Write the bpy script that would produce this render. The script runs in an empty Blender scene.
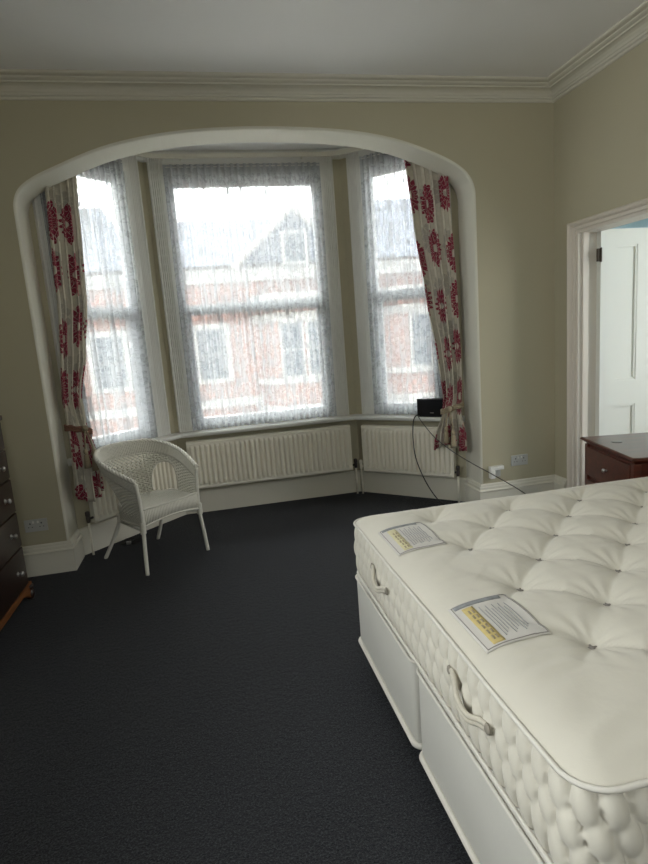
import bpy, bmesh, math, random
from mathutils import Vector, Matrix
random.seed(7)
PI = math.pi
S = bpy.context.scene
COL = S.collection

# ------------------------------------------------------------------ helpers
def lin(r, g, b):
    f = lambda c: (c / 255 / 12.92) if c / 255 <= .04045 else ((c / 255 + .055) / 1.055) ** 2.4
    return (f(r), f(g), f(b), 1)

class NT:
    """small node-tree helper"""
    def __init__(s, name):
        s.m = bpy.data.materials.new(name); s.m.use_nodes = True
        s.t = s.m.node_tree; s.t.nodes.clear()
        s.out = s.n('ShaderNodeOutputMaterial')
    def n(s, typ, **kw):
        x = s.t.nodes.new(typ)
        for k, v in kw.items():
            if hasattr(x, k): setattr(x, k, v)
        return x
    def l(s, a, b): s.t.links.new(a, b)
    def inp(s, node, **kw):
        for k, v in kw.items():
            i = node.inputs[k.replace('_', ' ')]
            if hasattr(v, 'is_output'): s.l(v, i)
            else: i.default_value = v
        return node
    def math(s, op, a, b=None, c=None, clamp=False):
        x = s.n('ShaderNodeMath', operation=op); x.use_clamp = clamp
        for i, v in enumerate((a, b, c)):
            if v is None: continue
            if hasattr(v, 'is_output'): s.l(v, x.inputs[i])
            else: x.inputs[i].default_value = v
        return x.outputs[0]
    def mix(s, fac, a, b):
        x = s.n('ShaderNodeMix'); x.data_type = 'RGBA'
        for i, v in ((0, fac), (6, a), (7, b)):
            if hasattr(v, 'is_output'): s.l(v, x.inputs[i])
            else: x.inputs[i].default_value = v
        return x.outputs[2]
    def ramp(s, fac, stops):
        r = s.n('ShaderNodeValToRGB'); s.l(fac, r.inputs[0])
        el = r.color_ramp.elements
        while len(el) < len(stops): el.new(.5)
        for e, (p, c) in zip(el, stops):
            e.position = p; e.color = c if len(c) == 4 else (*c, 1)
        return r.outputs[0]
    def noise(s, scale, detail=2, rough=.5, vec=None, dist=0):
        x = s.n('ShaderNodeTexNoise'); s.inp(x, Scale=scale, Detail=detail, Roughness=rough, Distortion=dist)
        if vec is None: vec = s.n('ShaderNodeTexCoord').outputs['Object']
        s.l(vec, x.inputs['Vector']); return x.outputs['Fac']
    def bump(s, h, strength=.3, dist=.01):
        x = s.n('ShaderNodeBump'); s.inp(x, Strength=strength, Distance=dist, Height=h); return x.outputs[0]
    def principled(s, **kw):
        p = s.n('ShaderNodeBsdfPrincipled'); s.inp(p, **kw); return p
    def done(s, sh): s.l(sh, s.out.inputs[0]); return s.m

def mat_paint(name, col, rough=.6, var=.04, bump=.05, scale=3, spec=.3):
    t = NT(name)
    n = t.noise(scale, 3)
    d = tuple(c * (1 - var * 2) for c in col[:3]) + (1,)
    c = t.mix(n, d, col)
    b = t.bump(t.noise(180, 2), bump, .002)
    p = t.principled(Base_Color=c, Roughness=rough, Normal=b)
    p.inputs['Specular IOR Level'].default_value = spec
    return t.done(p.outputs[0])

def mat_wood(name, dark, light, rough=.25, scale=(1, 12, 12), coat=.3):
    t = NT(name)
    tc = t.n('ShaderNodeTexCoord'); mp = t.n('ShaderNodeMapping'); mp.inputs['Scale'].default_value = scale
    t.l(tc.outputs['Object'], mp.inputs[0])
    n = t.noise(3.5, 6, .6, mp.outputs[0], 1.2)
    c = t.ramp(n, [(.3, dark), (.7, light)])
    p = t.principled(Base_Color=c, Roughness=rough)
    p.inputs['Coat Weight'].default_value = coat; p.inputs['Coat Roughness'].default_value = .15
    return t.done(p.outputs[0])

M = {}
M['wall'] = mat_paint('wall_paint', (.475, .435, .31, 1), .85, .02, .06)
M['ceiling'] = mat_paint('ceiling_paint', (.86, .85, .83, 1), .9, .015, .05)
M['reveal'] = mat_paint('arch_reveal_cream', (.70, .675, .57, 1), .7, .015, .05)  # arch soffit and jambs, a lighter colour than the wall
M['cornice'] = mat_paint('cornice_paint', (.66, .63, .53, 1), .8, .015, .05)
M['trim'] = mat_paint('cream_gloss_trim', (.70, .67, .57, 1), .4, .02, .02)
M['white'] = mat_paint('white_trim', (.76, .75, .70, 1), .45, .02, .02)
M['upvc'] = mat_paint('white_plastic_frame', (.80, .83, .85, 1), .3, .01, .0)
M['doorpaint'] = mat_paint('door_paint', (.74, .74, .67, 1), .5, .02, .03)
M['casing'] = mat_paint('door_casing_paint', (.70, .64, .55, 1), .45, .02, .02)
M['radiator'] = mat_paint('radiator_enamel', (.86, .82, .70, 1), .35, .02, .0)
M['hall'] = mat_paint('hall_pale_blue_paint', (.42, .55, .62, 1), .9, .02, .04)
M['brass'] = mat_paint('aged_brass', (.05, .035, .018, 1), .6, .1, 0)
M['black'] = mat_paint('black_plastic', (.010, .010, .011, 1), .45, .1, .02)
M['blackcable'] = mat_paint('black_cable', (.03, .028, .026, 1), .5, .1, .0)
M['greycable'] = mat_paint('grey_cable', (.10, .09, .08, 1), .5, .1, .0)
M['plate'] = mat_paint('socket_plate', (.50, .50, .48, 1), .35, .01, 0)
M['slot'] = mat_paint('socket_slot', (.03, .03, .03, 1), .5, .01, 0)
M['wicker'] = mat_paint('white_painted_wicker', (.80, .78, .69, 1), .5, .08, .1, 40)
M['cherry'] = mat_wood('cherry_wood', lin(44, 18, 11), lin(90, 38, 24), .28, (1, 9, 9))
M['darkwood'] = mat_wood('dark_mahogany', lin(26, 15, 10), lin(52, 30, 20), .3, (9, 1, 9), .4)
M['orangewood'] = mat_wood('worn_oak_plinth', lin(96, 56, 26), lin(150, 92, 44), .4, (9, 1, 9), .1)
M['valve'] = mat_paint('valve_metal', (.07, .06, .055, 1), .35, .05, 0)
M['piping'] = mat_paint('cream_piping', (.66, .63, .56, 1), .8, .05, .15, 60)
M['tape'] = mat_paint('grey_stitch', (.27, .25, .23, 1), .9, .05, 0)
M['tuft'] = mat_paint('tuft_wool', (.34, .31, .28, 1), .95, .2, .4, 90)
M['cord'] = mat_paint('tieback_cord', (.40, .33, .22, 1), .85, .2, .4, 120)
M['redcord'] = mat_paint('faded_red_tieback_cord', (.30, .15, .10, 1), .85, .3, .4, 120)
M['castor'] = mat_paint('castor_brown', (.06, .04, .03, 1), .4, .1, 0)
M['labelgold'] = mat_paint('label_gold', (.62, .49, .20, 1), .7, .12, .1, 60)
M['labelpale'] = mat_paint('label_pale_gold', (.66, .60, .36, 1), .7, .12, .1, 60)
M['labelgrey'] = mat_paint('label_blue_grey', (.37, .38, .38, 1), .7, .3, .1, 60)

def metal(name, col, r=.25):
    t = NT(name); n = t.noise(30, 2)
    c = t.mix(n, tuple(x * .8 for x in col[:3]) + (1,), col)
    return t.done(t.principled(Base_Color=c, Roughness=r, Metallic=1.0).outputs[0])
M['chrome'] = metal('bright_metal', (.55, .54, .52, 1), .38)
M['dullmetal'] = metal('dull_metal', (.30, .28, .25, 1), .35)

def mat_carpet():
    t = NT('charcoal_carpet')
    n1 = t.noise(150, 3, .8); n2 = t.noise(7, 3, .6); n3 = t.noise(45, 3, .6)
    c = t.ramp(n1, [(.34, (.002, .0025, .004)), (.5, (.014, .0155, .019)), (.68, (.085, .088, .097))])
    c2 = t.mix(t.math('MULTIPLY', n2, .3), c, (.027, .029, .034, 1))
    h = t.math('ADD', t.math('MULTIPLY', n1, 1.0), t.math('MULTIPLY', n3, 1.2))
    p = t.principled(Base_Color=c2, Roughness=1.0, Normal=t.bump(h, 1.0, .012))
    p.inputs['Specular IOR Level'].default_value = .1
    p.inputs['Sheen Weight'].default_value = .10; p.inputs['Sheen Roughness'].default_value = .5
    return t.done(p.outputs[0])
M['carpet'] = mat_carpet()

def mat_ticking(name, base, weave=600, stripe=False):
    t = NT(name)
    n = t.noise(5, 4, .6); f = t.noise(weave, 2)
    c = t.mix(n, tuple(x * .90 for x in base) + (1,), tuple(base) + (1,))
    h = t.math('ADD', t.math('MULTIPLY', f, .25), t.noise(28, 4, .6, None, .6))
    p = t.principled(Base_Color=c, Roughness=.85, Normal=t.bump(h, .16, .006))
    p.inputs['Specular IOR Level'].default_value = .25
    p.inputs['Sheen Weight'].default_value = .15
    return t.done(p.outputs[0])
M['mattress'] = mat_ticking('mattress_ticking', (.64, .605, .515))
M['divan'] = mat_ticking('divan_fabric', (.56, .545, .49))
M['label'] = mat_ticking('label_fabric', (.60, .57, .52))
M['handle'] = mat_paint('handle_cord', (.56, .52, .43, 1), .85, .1, .3, 90)
M['eyelet'] = mat_paint('eyelet_stitch', (.30, .27, .22, 1), .7, .1, .1, 60)

def mat_lace():
    t = NT('white_lace')
    uv = t.n('ShaderNodeUVMap').outputs[0]
    def vor(scale, feature='F1', rnd=1.0):
        v = t.n('ShaderNodeTexVoronoi'); v.feature = feature
        v.inputs['Scale'].default_value = scale; v.inputs['Randomness'].default_value = rnd
        t.l(uv, v.inputs['Vector']); return v.outputs['Distance']
    mo = t.noise(16, 3, .6, uv, 1.2)
    leaves = t.ramp(mo, [(.44, (0, 0, 0)), (.53, (1, 1, 1))])
    edge = t.ramp(vor(36, 'DISTANCE_TO_EDGE'), [(.0, (1, 1, 1)), (.09, (0, 0, 0))])
    blob = t.ramp(vor(22), [(.18, (1, 1, 1)), (.32, (0, 0, 0))])
    a = t.math('MAXIMUM', t.math('MULTIPLY', leaves, .62), t.math('MULTIPLY', edge, .50))
    a = t.math('MAXIMUM', a, t.math('MULTIPLY', blob, .5))
    a = t.math('ADD', t.math('MULTIPLY', a, .50), .54, clamp=True)
    mp = t.n('ShaderNodeMapping'); mp.inputs['Scale'].default_value = (34, .7, 1); t.l(uv, mp.inputs[0])
    st = t.ramp(t.noise(1, 2, .5, mp.outputs[0]), [(.50, (0, 0, 0)), (.68, (1, 1, 1))])
    a = t.math('ADD', a, t.math('MULTIPLY', st, .22), clamp=True)
    # heading band and bottom hem are denser
    sp = t.n('ShaderNodeSeparateXYZ'); t.l(uv, sp.inputs[0])
    top = t.math('GREATER_THAN', sp.outputs[1], 2.10)
    a = t.math('MAXIMUM', a, t.math('MULTIPLY', top, .78))
    tr = t.n('ShaderNodeBsdfTransparent')
    di = t.n('ShaderNodeBsdfDiffuse'); di.inputs[0].default_value = (.80, .82, .84, 1)
    tl = t.n('ShaderNodeBsdfTranslucent'); tl.inputs[0].default_value = (.33, .34, .345, 1)
    m1 = t.n('ShaderNodeMixShader'); m1.inputs[0].default_value = .5
    t.l(di.outputs[0], m1.inputs[1]); t.l(tl.outputs[0], m1.inputs[2])
    m2 = t.n('ShaderNodeMixShader'); t.l(a, m2.inputs[0]); t.l(tr.outputs[0], m2.inputs[1]); t.l(m1.outputs[0], m2.inputs[2])
    return t.done(m2.outputs[0])
M['lace'] = mat_lace()

def mat_curtain():
    """cream cloth printed with red chrysanthemum heads and faint grey stalks"""
    t = NT('red_floral_curtain')
    uv = t.n('ShaderNodeUVMap').outputs[0]
    def flowers(off, scale, rad, petals):
        mp = t.n('ShaderNodeMapping'); mp.inputs['Location'].default_value = off
        mp.inputs['Scale'].default_value = (scale * .66, scale * .95, 1); t.l(uv, mp.inputs[0])
        v = t.n('ShaderNodeTexVoronoi'); v.inputs['Scale'].default_value = 1; v.inputs['Randomness'].default_value = .30
        v.voronoi_dimensions = '2D'
        t.l(mp.outputs[0], v.inputs['Vector'])
        d = t.n('ShaderNodeVectorMath', operation='SUBTRACT'); t.l(mp.outputs[0], d.inputs[0]); t.l(v.outputs['Position'], d.inputs[1])
        sp = t.n('ShaderNodeSeparateXYZ'); t.l(d.outputs[0], sp.inputs[0])
        ang = t.math('ARCTAN2', sp.outputs[1], sp.outputs[0]); r = v.outputs['Distance']
        pet = t.math('ABSOLUTE', t.math('SINE', t.math('MULTIPLY', ang, petals / 2)))
        rim = t.math('MULTIPLY', t.math('ADD', t.math('MULTIPLY', t.math('POWER', pet, .5), .38), .62), rad)
        m = t.math('LESS_THAN', r, rim)
        ring = t.math('ABSOLUTE', t.math('SINE', t.math('ADD', t.math('MULTIPLY', r, 34), t.math('MULTIPLY', pet, 1.6))))
        lines = t.math('GREATER_THAN', ring, .10)
        hole = t.math('GREATER_THAN', r, rad * .20)
        spokes = t.math('GREATER_THAN', pet, .12)
        m = t.math('MULTIPLY', m, t.math('MULTIPLY', lines, spokes))
        return t.math('MULTIPLY', m, hole)
    f = flowers((.31, .12, 0), 2.7, .38, 22)
    g = flowers((.77, .61, 0), 2.9, .34, 9)
    cloth = t.mix(t.noise(40, 3, .6, uv), lin(196, 188, 170), lin(226, 220, 204))
    c = t.mix(t.math('MULTIPLY', g, .40), cloth, lin(128, 122, 116))
    red = t.mix(t.noise(60, 3, .6, uv), lin(118, 10, 44), lin(160, 22, 66))
    c = t.mix(t.math('MULTIPLY', f, .95), c, red)
    di = t.principled(Base_Color=c, Roughness=.9, Normal=t.bump(t.noise(500, 2, .5, uv), .2, .002))
    tl = t.n('ShaderNodeBsdfTranslucent'); t.l(c, tl.inputs[0])
    m = t.n('ShaderNodeMixShader'); m.inputs[0].default_value = .16
    t.l(di.outputs[0], m.inputs[1]); t.l(tl.outputs[0], m.inputs[2])
    return t.done(m.outputs[0])
M['curtain'] = mat_curtain()

def mat_glass():
    t = NT('window_glass')
    tr = t.n('ShaderNodeBsdfTransparent'); tr.inputs[0].default_value = (.95, .97, .97, 1)
    gl = t.n('ShaderNodeBsdfGlossy'); gl.inputs['Roughness'].default_value = .02
    fr = t.n('ShaderNodeFresnel'); fr.inputs[0].default_value = 1.35
    m = t.n('ShaderNodeMixShader'); t.l(fr.outputs[0], m.inputs[0]); t.l(tr.outputs[0], m.inputs[1]); t.l(gl.outputs[0], m.inputs[2])
    return t.done(m.outputs[0])
M['glass'] = mat_glass()
def mat_brick():
    t = NT('red_brick'); tc = t.n('ShaderNodeTexCoord'); mp = t.n('ShaderNodeMapping'); mp.inputs['Rotation'].default_value = (PI / 2, 0, 0)
    t.l(tc.outputs['Object'], mp.inputs[0])
    b = t.n('ShaderNodeTexBrick'); t.l(mp.outputs[0], b.inputs['Vector'])
    t.inp(b, Color1=lin(122, 86, 78), Color2=lin(138, 100, 90), Mortar=lin(150, 136, 124), Scale=4.4)
    return t.done(t.principled(Base_Color=b.outputs[0], Roughness=.9).outputs[0])
M['brick'] = mat_brick()
M['slate'] = mat_paint('slate_roof', lin(78, 84, 96), .8, .1, .3, 8)
M['stone'] = mat_paint('painted_stone', lin(160, 158, 154), .8, .05, .1)
M['darkpane'] = mat_paint('house_window_glass', lin(52, 62, 72), .15, .1, 0)
M['asphalt'] = mat_paint('street_concrete', lin(205, 203, 198), .9, .1, .3)

def link(o, parent=None):
    COL.objects.link(o)
    if parent is not None: o.parent = parent
    return o
def mesh_obj(name, bm, mat, parent=None, smooth=False, normals=True):
    if normals: bmesh.ops.recalc_face_normals(bm, faces=bm.faces)
    me = bpy.data.meshes.new(name); bm.to_mesh(me); bm.free()
    for m in (mat if isinstance(mat, (list, tuple)) else [mat]): me.materials.append(m)
    if smooth:
        for p in me.polygons: p.use_smooth = True
    return link(bpy.data.objects.new(name, me), parent)
def empty(name, loc=(0, 0, 0), rz=0, label=None, cat=None, group=None, kind=None):
    o = link(bpy.data.objects.new(name, None)); o.empty_display_size = .1
    o.location = loc; o.rotation_euler = (0, 0, rz)
    return tag(o, label, cat, group, kind)
def tag(o, label=None, cat=None, group=None, kind=None):
    for k, v in (('label', label), ('category', cat), ('group', group), ('kind', kind)):
        if v: o[k] = v
    return o
def struct(o): o['kind'] = 'structure'; return o
def box(bm, x0, x1, y0, y1, z0, z1, M4=None, bev=0):
    vs = [bm.verts.new((x, y, z)) for x in (x0, x1) for y in (y0, y1) for z in (z0, z1)]
    fs = [(0, 1, 3, 2), (4, 6, 7, 5), (0, 4, 5, 1), (2, 3, 7, 6), (0, 2, 6, 4), (1, 5, 7, 3)]
    F = [bm.faces.new([vs[i] for i in f]) for f in fs]
    geom = vs
    if bev:
        r = bmesh.ops.bevel(bm, geom=list({e for f in F for e in f.edges}), offset=bev, segments=2, affect='EDGES', profile=.6)
        geom = list({v for f in r['faces'] for v in f.verts} | {v for v in vs if v.is_valid})
    if M4 is not None: bmesh.ops.transform(bm, matrix=M4, verts=[v for v in geom if v.is_valid])
    return geom
def tube(bm, pts, r, n=8, closed=False, cap=True):
    pts = [Vector(p) for p in pts]; N = len(pts); rings = []
    up = None
    for i, p in enumerate(pts):
        a = pts[(i - 1) % N] if (closed or i > 0) else p
        b = pts[(i + 1) % N] if (closed or i < N - 1) else p
        d = (b - a).normalized()
        if up is None:
            up = Vector((0, 0, 1)) if abs(d.z) < .9 else Vector((1, 0, 0))
        x = d.cross(up)
        if x.length < 1e-6: x = d.cross(Vector((0, 1, 0)))
        x.normalize(); y = x.cross(d).normalized(); up = y
        rr = r[i] if isinstance(r, (list, tuple)) else r
        rings.append([bm.verts.new(p + x * math.cos(2 * PI * k / n) * rr + y * math.sin(2 * PI * k / n) * rr) for k in range(n)])
    for i in range(N if closed else N - 1):
        A, B = rings[i], rings[(i + 1) % N]
        for k in range(n): bm.faces.new((A[k], A[(k + 1) % n], B[(k + 1) % n], B[k]))
    if cap and not closed:
        bm.faces.new(rings[0][::-1]); bm.faces.new(rings[-1])
def lathe(bm, prof, n=20, M4=None):
    rings = []
    for r, z in prof:
        rings.append([bm.verts.new((max(r, 1e-4) * math.cos(2 * PI * k / n), max(r, 1e-4) * math.sin(2 * PI * k / n), z)) for k in range(n)])
    for A, B in zip(rings, rings[1:]):
        for k in range(n): bm.faces.new((A[k], A[(k + 1) % n], B[(k + 1) % n], B[k]))
    bm.faces.new(rings[0][::-1]); bm.faces.new(rings[-1])
    if M4 is not None: bmesh.ops.transform(bm, matrix=M4, verts=[v for R in rings for v in R])
def catmull(P, n=8):
    P = [Vector(p) for p in P]; out = []
    for i in range(len(P) - 1):
        p0 = P[max(i - 1, 0)]; p1 = P[i]; p2 = P[i + 1]; p3 = P[min(i + 2, len(P) - 1)]
        for k in range(n):
            t = k / n
            out.append(.5 * ((2 * p1) + (p2 - p0) * t + (2 * p0 - 5 * p1 + 4 * p2 - p3) * t * t + (3 * p1 - p0 - 3 * p2 + p3) * t ** 3))
    out.append(P[-1]); return out
def interp(tab, x):
    if x <= tab[0][0]: return tab[0][1]
    for (a, va), (b, vb) in zip(tab, tab[1:]):
        if x <= b:
            t = (x - a) / (b - a); t = t * t * (3 - 2 * t) * .5 + t * .5
            return va + (vb - va) * t
    return tab[-1][1]
def offset_path(path, d):
    """mitred offset of an open 2D polyline; positive d is to the right of travel"""
    P = [Vector(p) for p in path]; out = []
    for i, p in enumerate(P):
        ns = []
        if i > 0: t = (P[i] - P[i - 1]).normalized(); ns.append(Vector((t.y, -t.x)))
        if i < len(P) - 1: t = (P[i + 1] - P[i]).normalized(); ns.append(Vector((t.y, -t.x)))
        if len(ns) == 1: out.append(p + ns[0] * d)
        else:
            m = (ns[0] + ns[1]).normalized(); out.append(p + m * d / max(.3, m.dot(ns[0])))
    return out
def sweep(bm, prof, path):
    """prof: (offset to the right of travel, z) points, swept along a mitred 2D path, closed prism"""
    cols = []
    for o, z in prof:
        cols.append([bm.verts.new((p.x, p.y, z)) for p in offset_path(path, o)])
    n = len(prof)
    for i in range(n):
        A, B = cols[i], cols[(i + 1) % n]
        for k in range(len(path) - 1): bm.faces.new((A[k], A[k + 1], B[k + 1], B[k]))
    bm.faces.new([c[0] for c in cols]); bm.faces.new([c[-1] for c in cols][::-1])

# ------------------------------------------------------------------ room sizes (metres)
D = 4.025          # plane of the wall with the arch
W = 2.709          # right wall
LW = -1.78         # left wall
RY = -1.6          # rear wall, behind the camera
H = 3.15           # ceiling
T = .265           # arch wall thickness
BC = 3.035         # bay ceiling
XL, XR = -1.064, 2.05
BAY = [(-1.07, D + T), (-.33, 5.01), (1.31, 5.01), (2.055, D + T)]
BT = .16           # bay wall thickness

# floor: the room, the bay and the hall beyond the doorway
bm = bmesh.new()
pts = [(LW - .2, RY - .2), (W + .155, RY - .2), (W + .155, D), (XR + .1, D), (XR + .1, D + T), (1.35, 5.15), (-.37, 5.15), (XL - .1, D + T), (XL - .1, D), (LW - .2, D)]
f0 = [bm.verts.new((x, y, 0)) for x, y in pts]; f1 = [bm.verts.new((x, y, -.12)) for x, y in pts]
bm.faces.new(f0); bm.faces.new(f1[::-1])
for i in range(len(pts)): bm.faces.new((f0[i], f0[(i + 1) % len(pts)], f1[(i + 1) % len(pts)], f1[i]))
bmesh.ops.triangulate(bm, faces=[f for f in bm.faces if len(f.verts) > 4])
struct(mesh_obj('floor', bm, M['carpet']))
bm = bmesh.new(); box(bm, W + .155, 4.5, .8, 4.9, -.12, 0); struct(mesh_obj('floor_hall', bm, M['carpet']))
bm = bmesh.new(); box(bm, LW - .2, W + .12, RY - .2, D + .02, H, H + .15); struct(mesh_obj('ceiling', bm, M['ceiling']))
bm = bmesh.new(); box(bm, -1.5, 2.5, D + T - .01, 5.3, BC, BC + .2); struct(mesh_obj('ceiling_bay', bm, M['ceiling']))

# arch wall
arch = [(-1.064, 2.40), (-1.058, 2.455), (-1.026, 2.520), (-.955, 2.575), (-.832, 2.634), (-.515, 2.756), (-.199, 2.827), (.122, 2.864), (.49, 2.877),
        (.87, 2.868), (1.19, 2.843), (1.50, 2.785), (1.80, 2.680), (1.95, 2.600), (2.018, 2.530), (2.045, 2.46), (2.05, 2.40)]
ac = [(p.x, p.y) for p in catmull([(x, z, 0) for x, z in arch], 5)]
ac = [(XL, 0)] + ac + [(XR, 0)]
def ring(off):
    # offset outwards from the opening
    P = offset_path(ac, -off)
    P[0] = Vector((XL - off, 0)); P[-1] = Vector((XR + off, 0)); return P
bm = bmesh.new(); R0 = .016
rings = []
for k in range(5):
    a = k / 4 * PI / 2
    rings.append([bm.verts.new((p.x, D + R0 * (1 - math.cos(PI / 2 - a)) if False else D + R0 * (1 - math.sin(PI / 2 - a)), p.y)) for p in ring(R0 * (1 - math.sin(a)))])
rings.append([bm.verts.new((p.x, D + T, p.y)) for p in ring(0)])
for A, B in zip(rings, rings[1:]):
    for i in range(len(A) - 1): bm.faces.new((A[i], A[i + 1], B[i + 1], B[i]))
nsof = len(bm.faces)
for rg, y in ((rings[0], D), (rings[-1], D + T)):
    top = [bm.verts.new((v.co.x, y, H)) for v in rg]
    n = len(rg)
    for i in range(1, n - 2): bm.faces.new((rg[i], rg[i + 1], top[i + 1], top[i]))
    for idx, xo in ((0, LW - .2), (n - 1, W + .2)):
        j = 1 if idx == 0 else n - 2
        a = bm.verts.new((xo, y, 0)); b = bm.verts.new((xo, y, H))
        bm.faces.new((rg[idx], rg[j], top[j], b, a))
bm.normal_update(); bm.faces.ensure_lookup_table()
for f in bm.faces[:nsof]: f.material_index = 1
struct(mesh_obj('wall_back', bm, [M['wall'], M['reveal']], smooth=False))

# plain walls
RW0, RW1, RZ0, RZ1 = .1, 1.95, 1.15, 2.98     # unseen window added in the left wall to brighten the room
bm = bmesh.new()
box(bm, LW - .2, LW, RY - .2, RW0, 0, H); box(bm, LW - .2, LW, RW1, D, 0, H)
box(bm, LW - .2, LW, RW0, RW1, 0, RZ0); box(bm, LW - .2, LW, RW0, RW1, RZ1, H)
struct(mesh_obj('wall_left', bm, M['wall']))
root = struct(bpy.data.objects.new('window_4', None)); COL.objects.link(root)
bm = bmesh.new(); mx = (RW0 + RW1) / 2
for a, b, c, d in ((RW0, RW0 + .07, RZ0, RZ1), (RW1 - .07, RW1, RZ0, RZ1), (RW0, RW1, RZ0, RZ0 + .07), (RW0, RW1, RZ1 - .07, RZ1), (mx - .03, mx + .03, RZ0, RZ1)): box(bm, LW - .12, LW - .05, a, b, c, d)
mesh_obj('window_frame', bm, M['upvc'], root)
bm = bmesh.new(); box(bm, LW - .09, LW - .085, RW0 + .07, RW1 - .07, RZ0 + .07, RZ1 - .07); mesh_obj('pane', bm, M['glass'], root)

bm = bmesh.new()     # rear wall, with an out-of-view window added for extra daylight
box(bm, LW, -.2, RY - .2, RY, 0, H); box(bm, 1.2, W, RY - .2, RY, 0, H); box(bm, -.2, 1.2, RY - .2, RY, 0, 1.2); box(bm, -.2, 1.2, RY - .2, RY, 2.8, H)
struct(mesh_obj('wall_rear', bm, M['wall']))
root = struct(bpy.data.objects.new('window_5', None)); COL.objects.link(root)
bm = bmesh.new()
for a, b, c, d in ((-.2, -.13, 1.2, 2.8), (1.13, 1.2, 1.2, 2.8), (-.2, 1.2, 1.2, 1.27), (-.2, 1.2, 2.73, 2.8), (.47, .53, 1.2, 2.8)): box(bm, a, b, RY - .12, RY - .05, c, d)
mesh_obj('window_frame', bm, M['upvc'], root)
bm = bmesh.new(); box(bm, -.13, 1.13, RY - .09, RY - .085, 1.27, 2.73); mesh_obj('pane', bm, M['glass'], root)
# right wall with doorway
DY0, DY1, DZ = 2.92, 3.758, 2.095
WT = .155
bm = bmesh.new()
box(bm, W, W + WT, RY - .2, DY0, 0, H); box(bm, W, W + WT, DY1, D + .01, 0, H); box(bm, W, W + WT, DY0, DY1, DZ, H)
struct(mesh_obj('wall_right', bm, M['wall']))
# hall beyond the doorway
bm = bmesh.new()
box(bm, W + WT, 4.5, 4.7, 4.9, 0, H); box(bm, 4.3, 4.5, 3.1, 4.7, 0, H); box(bm, 4.3, 4.5, .9, 2.1, 0, H)
box(bm, 4.3, 4.5, 2.1, 3.1, 0, .6); box(bm, 4.3, 4.5, 2.1, 3.1, 2.9, H); box(bm, W + WT, 4.5, .8, .9, 0, H)  # opening in the far hall wall is added, unseen, to let in daylight
struct(mesh_obj('wall_hall', bm, M['hall']))
bm = bmesh.new(); box(bm, W + WT, 4.5, .8, 4.9, H, H + .1); struct(mesh_obj('ceiling_hall', bm, M['hall']))

# bay walls with window openings
inner = [Vector(p) for p in BAY]; outer = offset_path(BAY, -BT)
WZ0, WZ1 = .745, 2.865
def bay_wall(name, i, s0, s1):
    A, B = inner[i], inner[i + 1]; C_, E_ = outer[i], outer[i + 1]
    L = (B - A).length; t = (B - A) / L; n = Vector((-t.y, t.x))
    bm = bmesh.new()
    def prism(a, b, c, d, z0, z1):   # a,b inner; d,c outer
        lo = [bm.verts.new((p.x, p.y, z0)) for p in (a, b, c, d)]; hi = [bm.verts.new((p.x, p.y, z1)) for p in (a, b, c, d)]
        bm.faces.new(lo); bm.faces.new(hi)
        for k in range(4): bm.faces.new((lo[k], lo[(k + 1) % 4], hi[(k + 1) % 4], hi[k]))
    P0, P1 = A + t * s0, A + t * s1
    Q0, Q1 = P0 + n * BT, P1 + n * BT
    prism(A, P0, Q0, C_, 0, BC + .1); prism(P1, B, E_, Q1, 0, BC + .1)
    prism(P0, P1, Q1, Q0, 0, WZ0); prism(P0, P1, Q1, Q0, WZ1, BC + .1)
    struct(mesh_obj(name, bm, M['wall']))
    return A, t, n, L
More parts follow.
